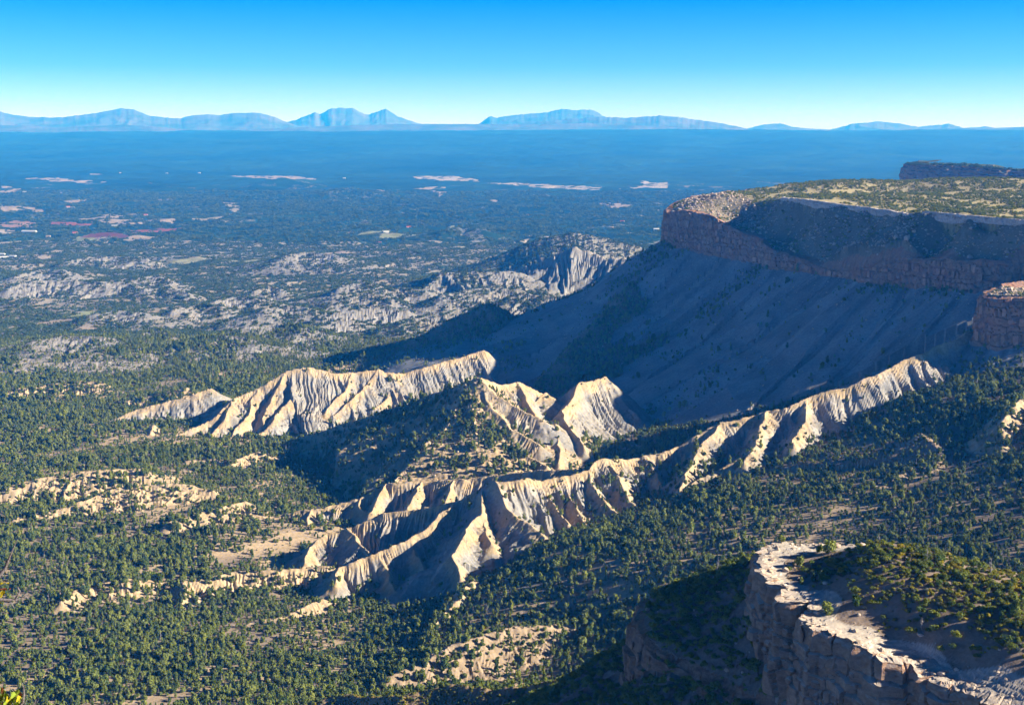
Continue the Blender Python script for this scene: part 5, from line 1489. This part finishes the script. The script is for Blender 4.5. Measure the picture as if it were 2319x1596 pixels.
for q, (X, Y, dx, dy, L, W, mt) in enumerate([(52, 545, 14, 6, 0.014, 0.012, 'leaf_gold'), (-8, 560, 50, -22, 0.030, 0.012, 'leaf_gold'), (-10, 600, 45, 5, 0.034, 0.016, 'leaf_red'), (2, 670, 30, -60, 0.036, 0.020, 'leaf_gold'), (-14, 640, 35, -12, 0.03, 0.018, 'leaf_gold'), (80, 600, 12, -12, 0.010, 0.005, 'leaf_red'), (-2, 700, 8, 26, 0.016, 0.008, 'leaf_gold')]):
    b0 = cq(X, Y); leaf_obj(br, b0, cq(X + dx, Y + dy) - b0 + Vector((0, 0.004, 0)), L, W, M[mt], 500 + q)
ob = bpy.data.objects.new('oak_sprig', None); col.objects.link(ob)
ob['label'] = 'leafy green oak sprig with red tips and pale dead twigs in the bottom left corner'; ob['category'] = 'sprig'
root_q = Vector((-2.5, 4.7, -3.2))
add_obj('twig', twig_mesh('twig', [([root_q, cq(60, 1680), cq(140, 1620), cq(200, 1570), cq(208, 1500), cq(205, 1450), cq(190, 1405)], 0.012, 0.0012), ([cq(200, 1575), cq(160, 1520), cq(125, 1485), cq(90, 1450)], 0.003, 0.0012), ([cq(170, 1640), cq(215, 1590), cq(232, 1545)], 0.003, 0.0012),
                                   ([cq(250, 1700), cq(290, 1600), cq(310, 1550), cq(328, 1535)], 0.004, 0.0012), ([cq(296, 1590), cq(320, 1570), cq(336, 1548)], 0.0025, 0.0012), ([cq(20, 1700), cq(25, 1600), cq(12, 1520)], 0.004, 0.0018), ([cq(60, 1680), cq(70, 1590), cq(55, 1540)], 0.004, 0.0018), ([cq(90, 1660), cq(120, 1580), cq(165, 1530)], 0.003, 0.0015),
                                   ([cq(85, 1650), cq(105, 1560), cq(118, 1520)], 0.003, 0.001)], M['twig']), None, ob)
rr_ = random.Random(9)
for q in range(34):
    X, Y = rr_.uniform(-30, 170), rr_.uniform(1530, 1640)
    if Y < 1520 + max(0, X - 60) * 0.5: Y += 40
    a_ = rr_.uniform(-2.6, -0.5)
    b0 = cq(X, Y, rr_.uniform(-0.1, 0.1))
    leaf_obj(ob, b0, cq(X + 60 * math.cos(a_), Y + 60 * math.sin(a_)) - b0 + Vector((0, rr_.uniform(-.02, .02), 0)), rr_.uniform(0.035, 0.06), rr_.uniform(0.02, 0.032), M['leaf_green'] if rr_.random() < 0.8 else M['leaf_gold'], 600 + q)
for X, Y in ((10, 1500), (160, 1530), (24, 1530), (175, 1545)):
    b0 = cq(X, Y); leaf_obj(ob, b0, cq(X + 5, Y - 45) - b0, 0.03, 0.014, M['leaf_red'], 700 + X)
# the ledge they root in, just under the picture
lx, ly = np.meshgrid(np.linspace(-7, 5, 60), np.linspace(-4, 4.9, 50))
lz = -2.35 + 0.25 * fbm(lx / 1.5, ly / 1.5, 180, 3) - 0.35 * smooth(2.5, 4.9, ly) - 0.25 * np.abs(ly - 1) * 0.2
lz = np.where(ly > 4.8, -9, lz)
lo = add_obj('overlook_ledge', mesh_from('overlook_ledge', np.stack([lx.ravel(), ly.ravel(), lz.ravel()], 1), grid_faces(50, 60), False), M['boulder'])
lo['kind'] = 'structure'

# ------------------------------------------------------------------ haze: the air of the basin
x0, x1, y0, y1, z0, z1 = -22000.0, 22000.0, -1500.0, 53000.0 * R, -445.0, 470.0
hv = [(x, y, z) for z in (z0, z1) for y in (y0, y1) for x in (x0, x1)]
hf = [(0, 2, 3, 1), (4, 5, 7, 6), (0, 1, 5, 4), (2, 6, 7, 3), (0, 4, 6, 2), (1, 3, 7, 5)]
hm = bpy.data.materials.new('clear_air')
hm.use_nodes = True
hm.node_tree.nodes.clear()
ho = hm.node_tree.nodes.new('ShaderNodeOutputMaterial')
pv = hm.node_tree.nodes.new('ShaderNodeVolumePrincipled')
pv.inputs['Color'].default_value = (*HAZE_COLOR, 1)
pv.inputs['Absorption Color'].default_value = (1, 1, 1, 1)
pv.inputs['Density'].default_value = HAZE_DENSITY
pv.inputs['Anisotropy'].default_value = 0.0
hm.node_tree.links.new(pv.outputs[0], ho.inputs['Volume'])
haze = add_obj('haze', mesh_from('haze', hv, hf), hm)
haze['kind'] = 'stuff'
print('done', time.time() - T_START)
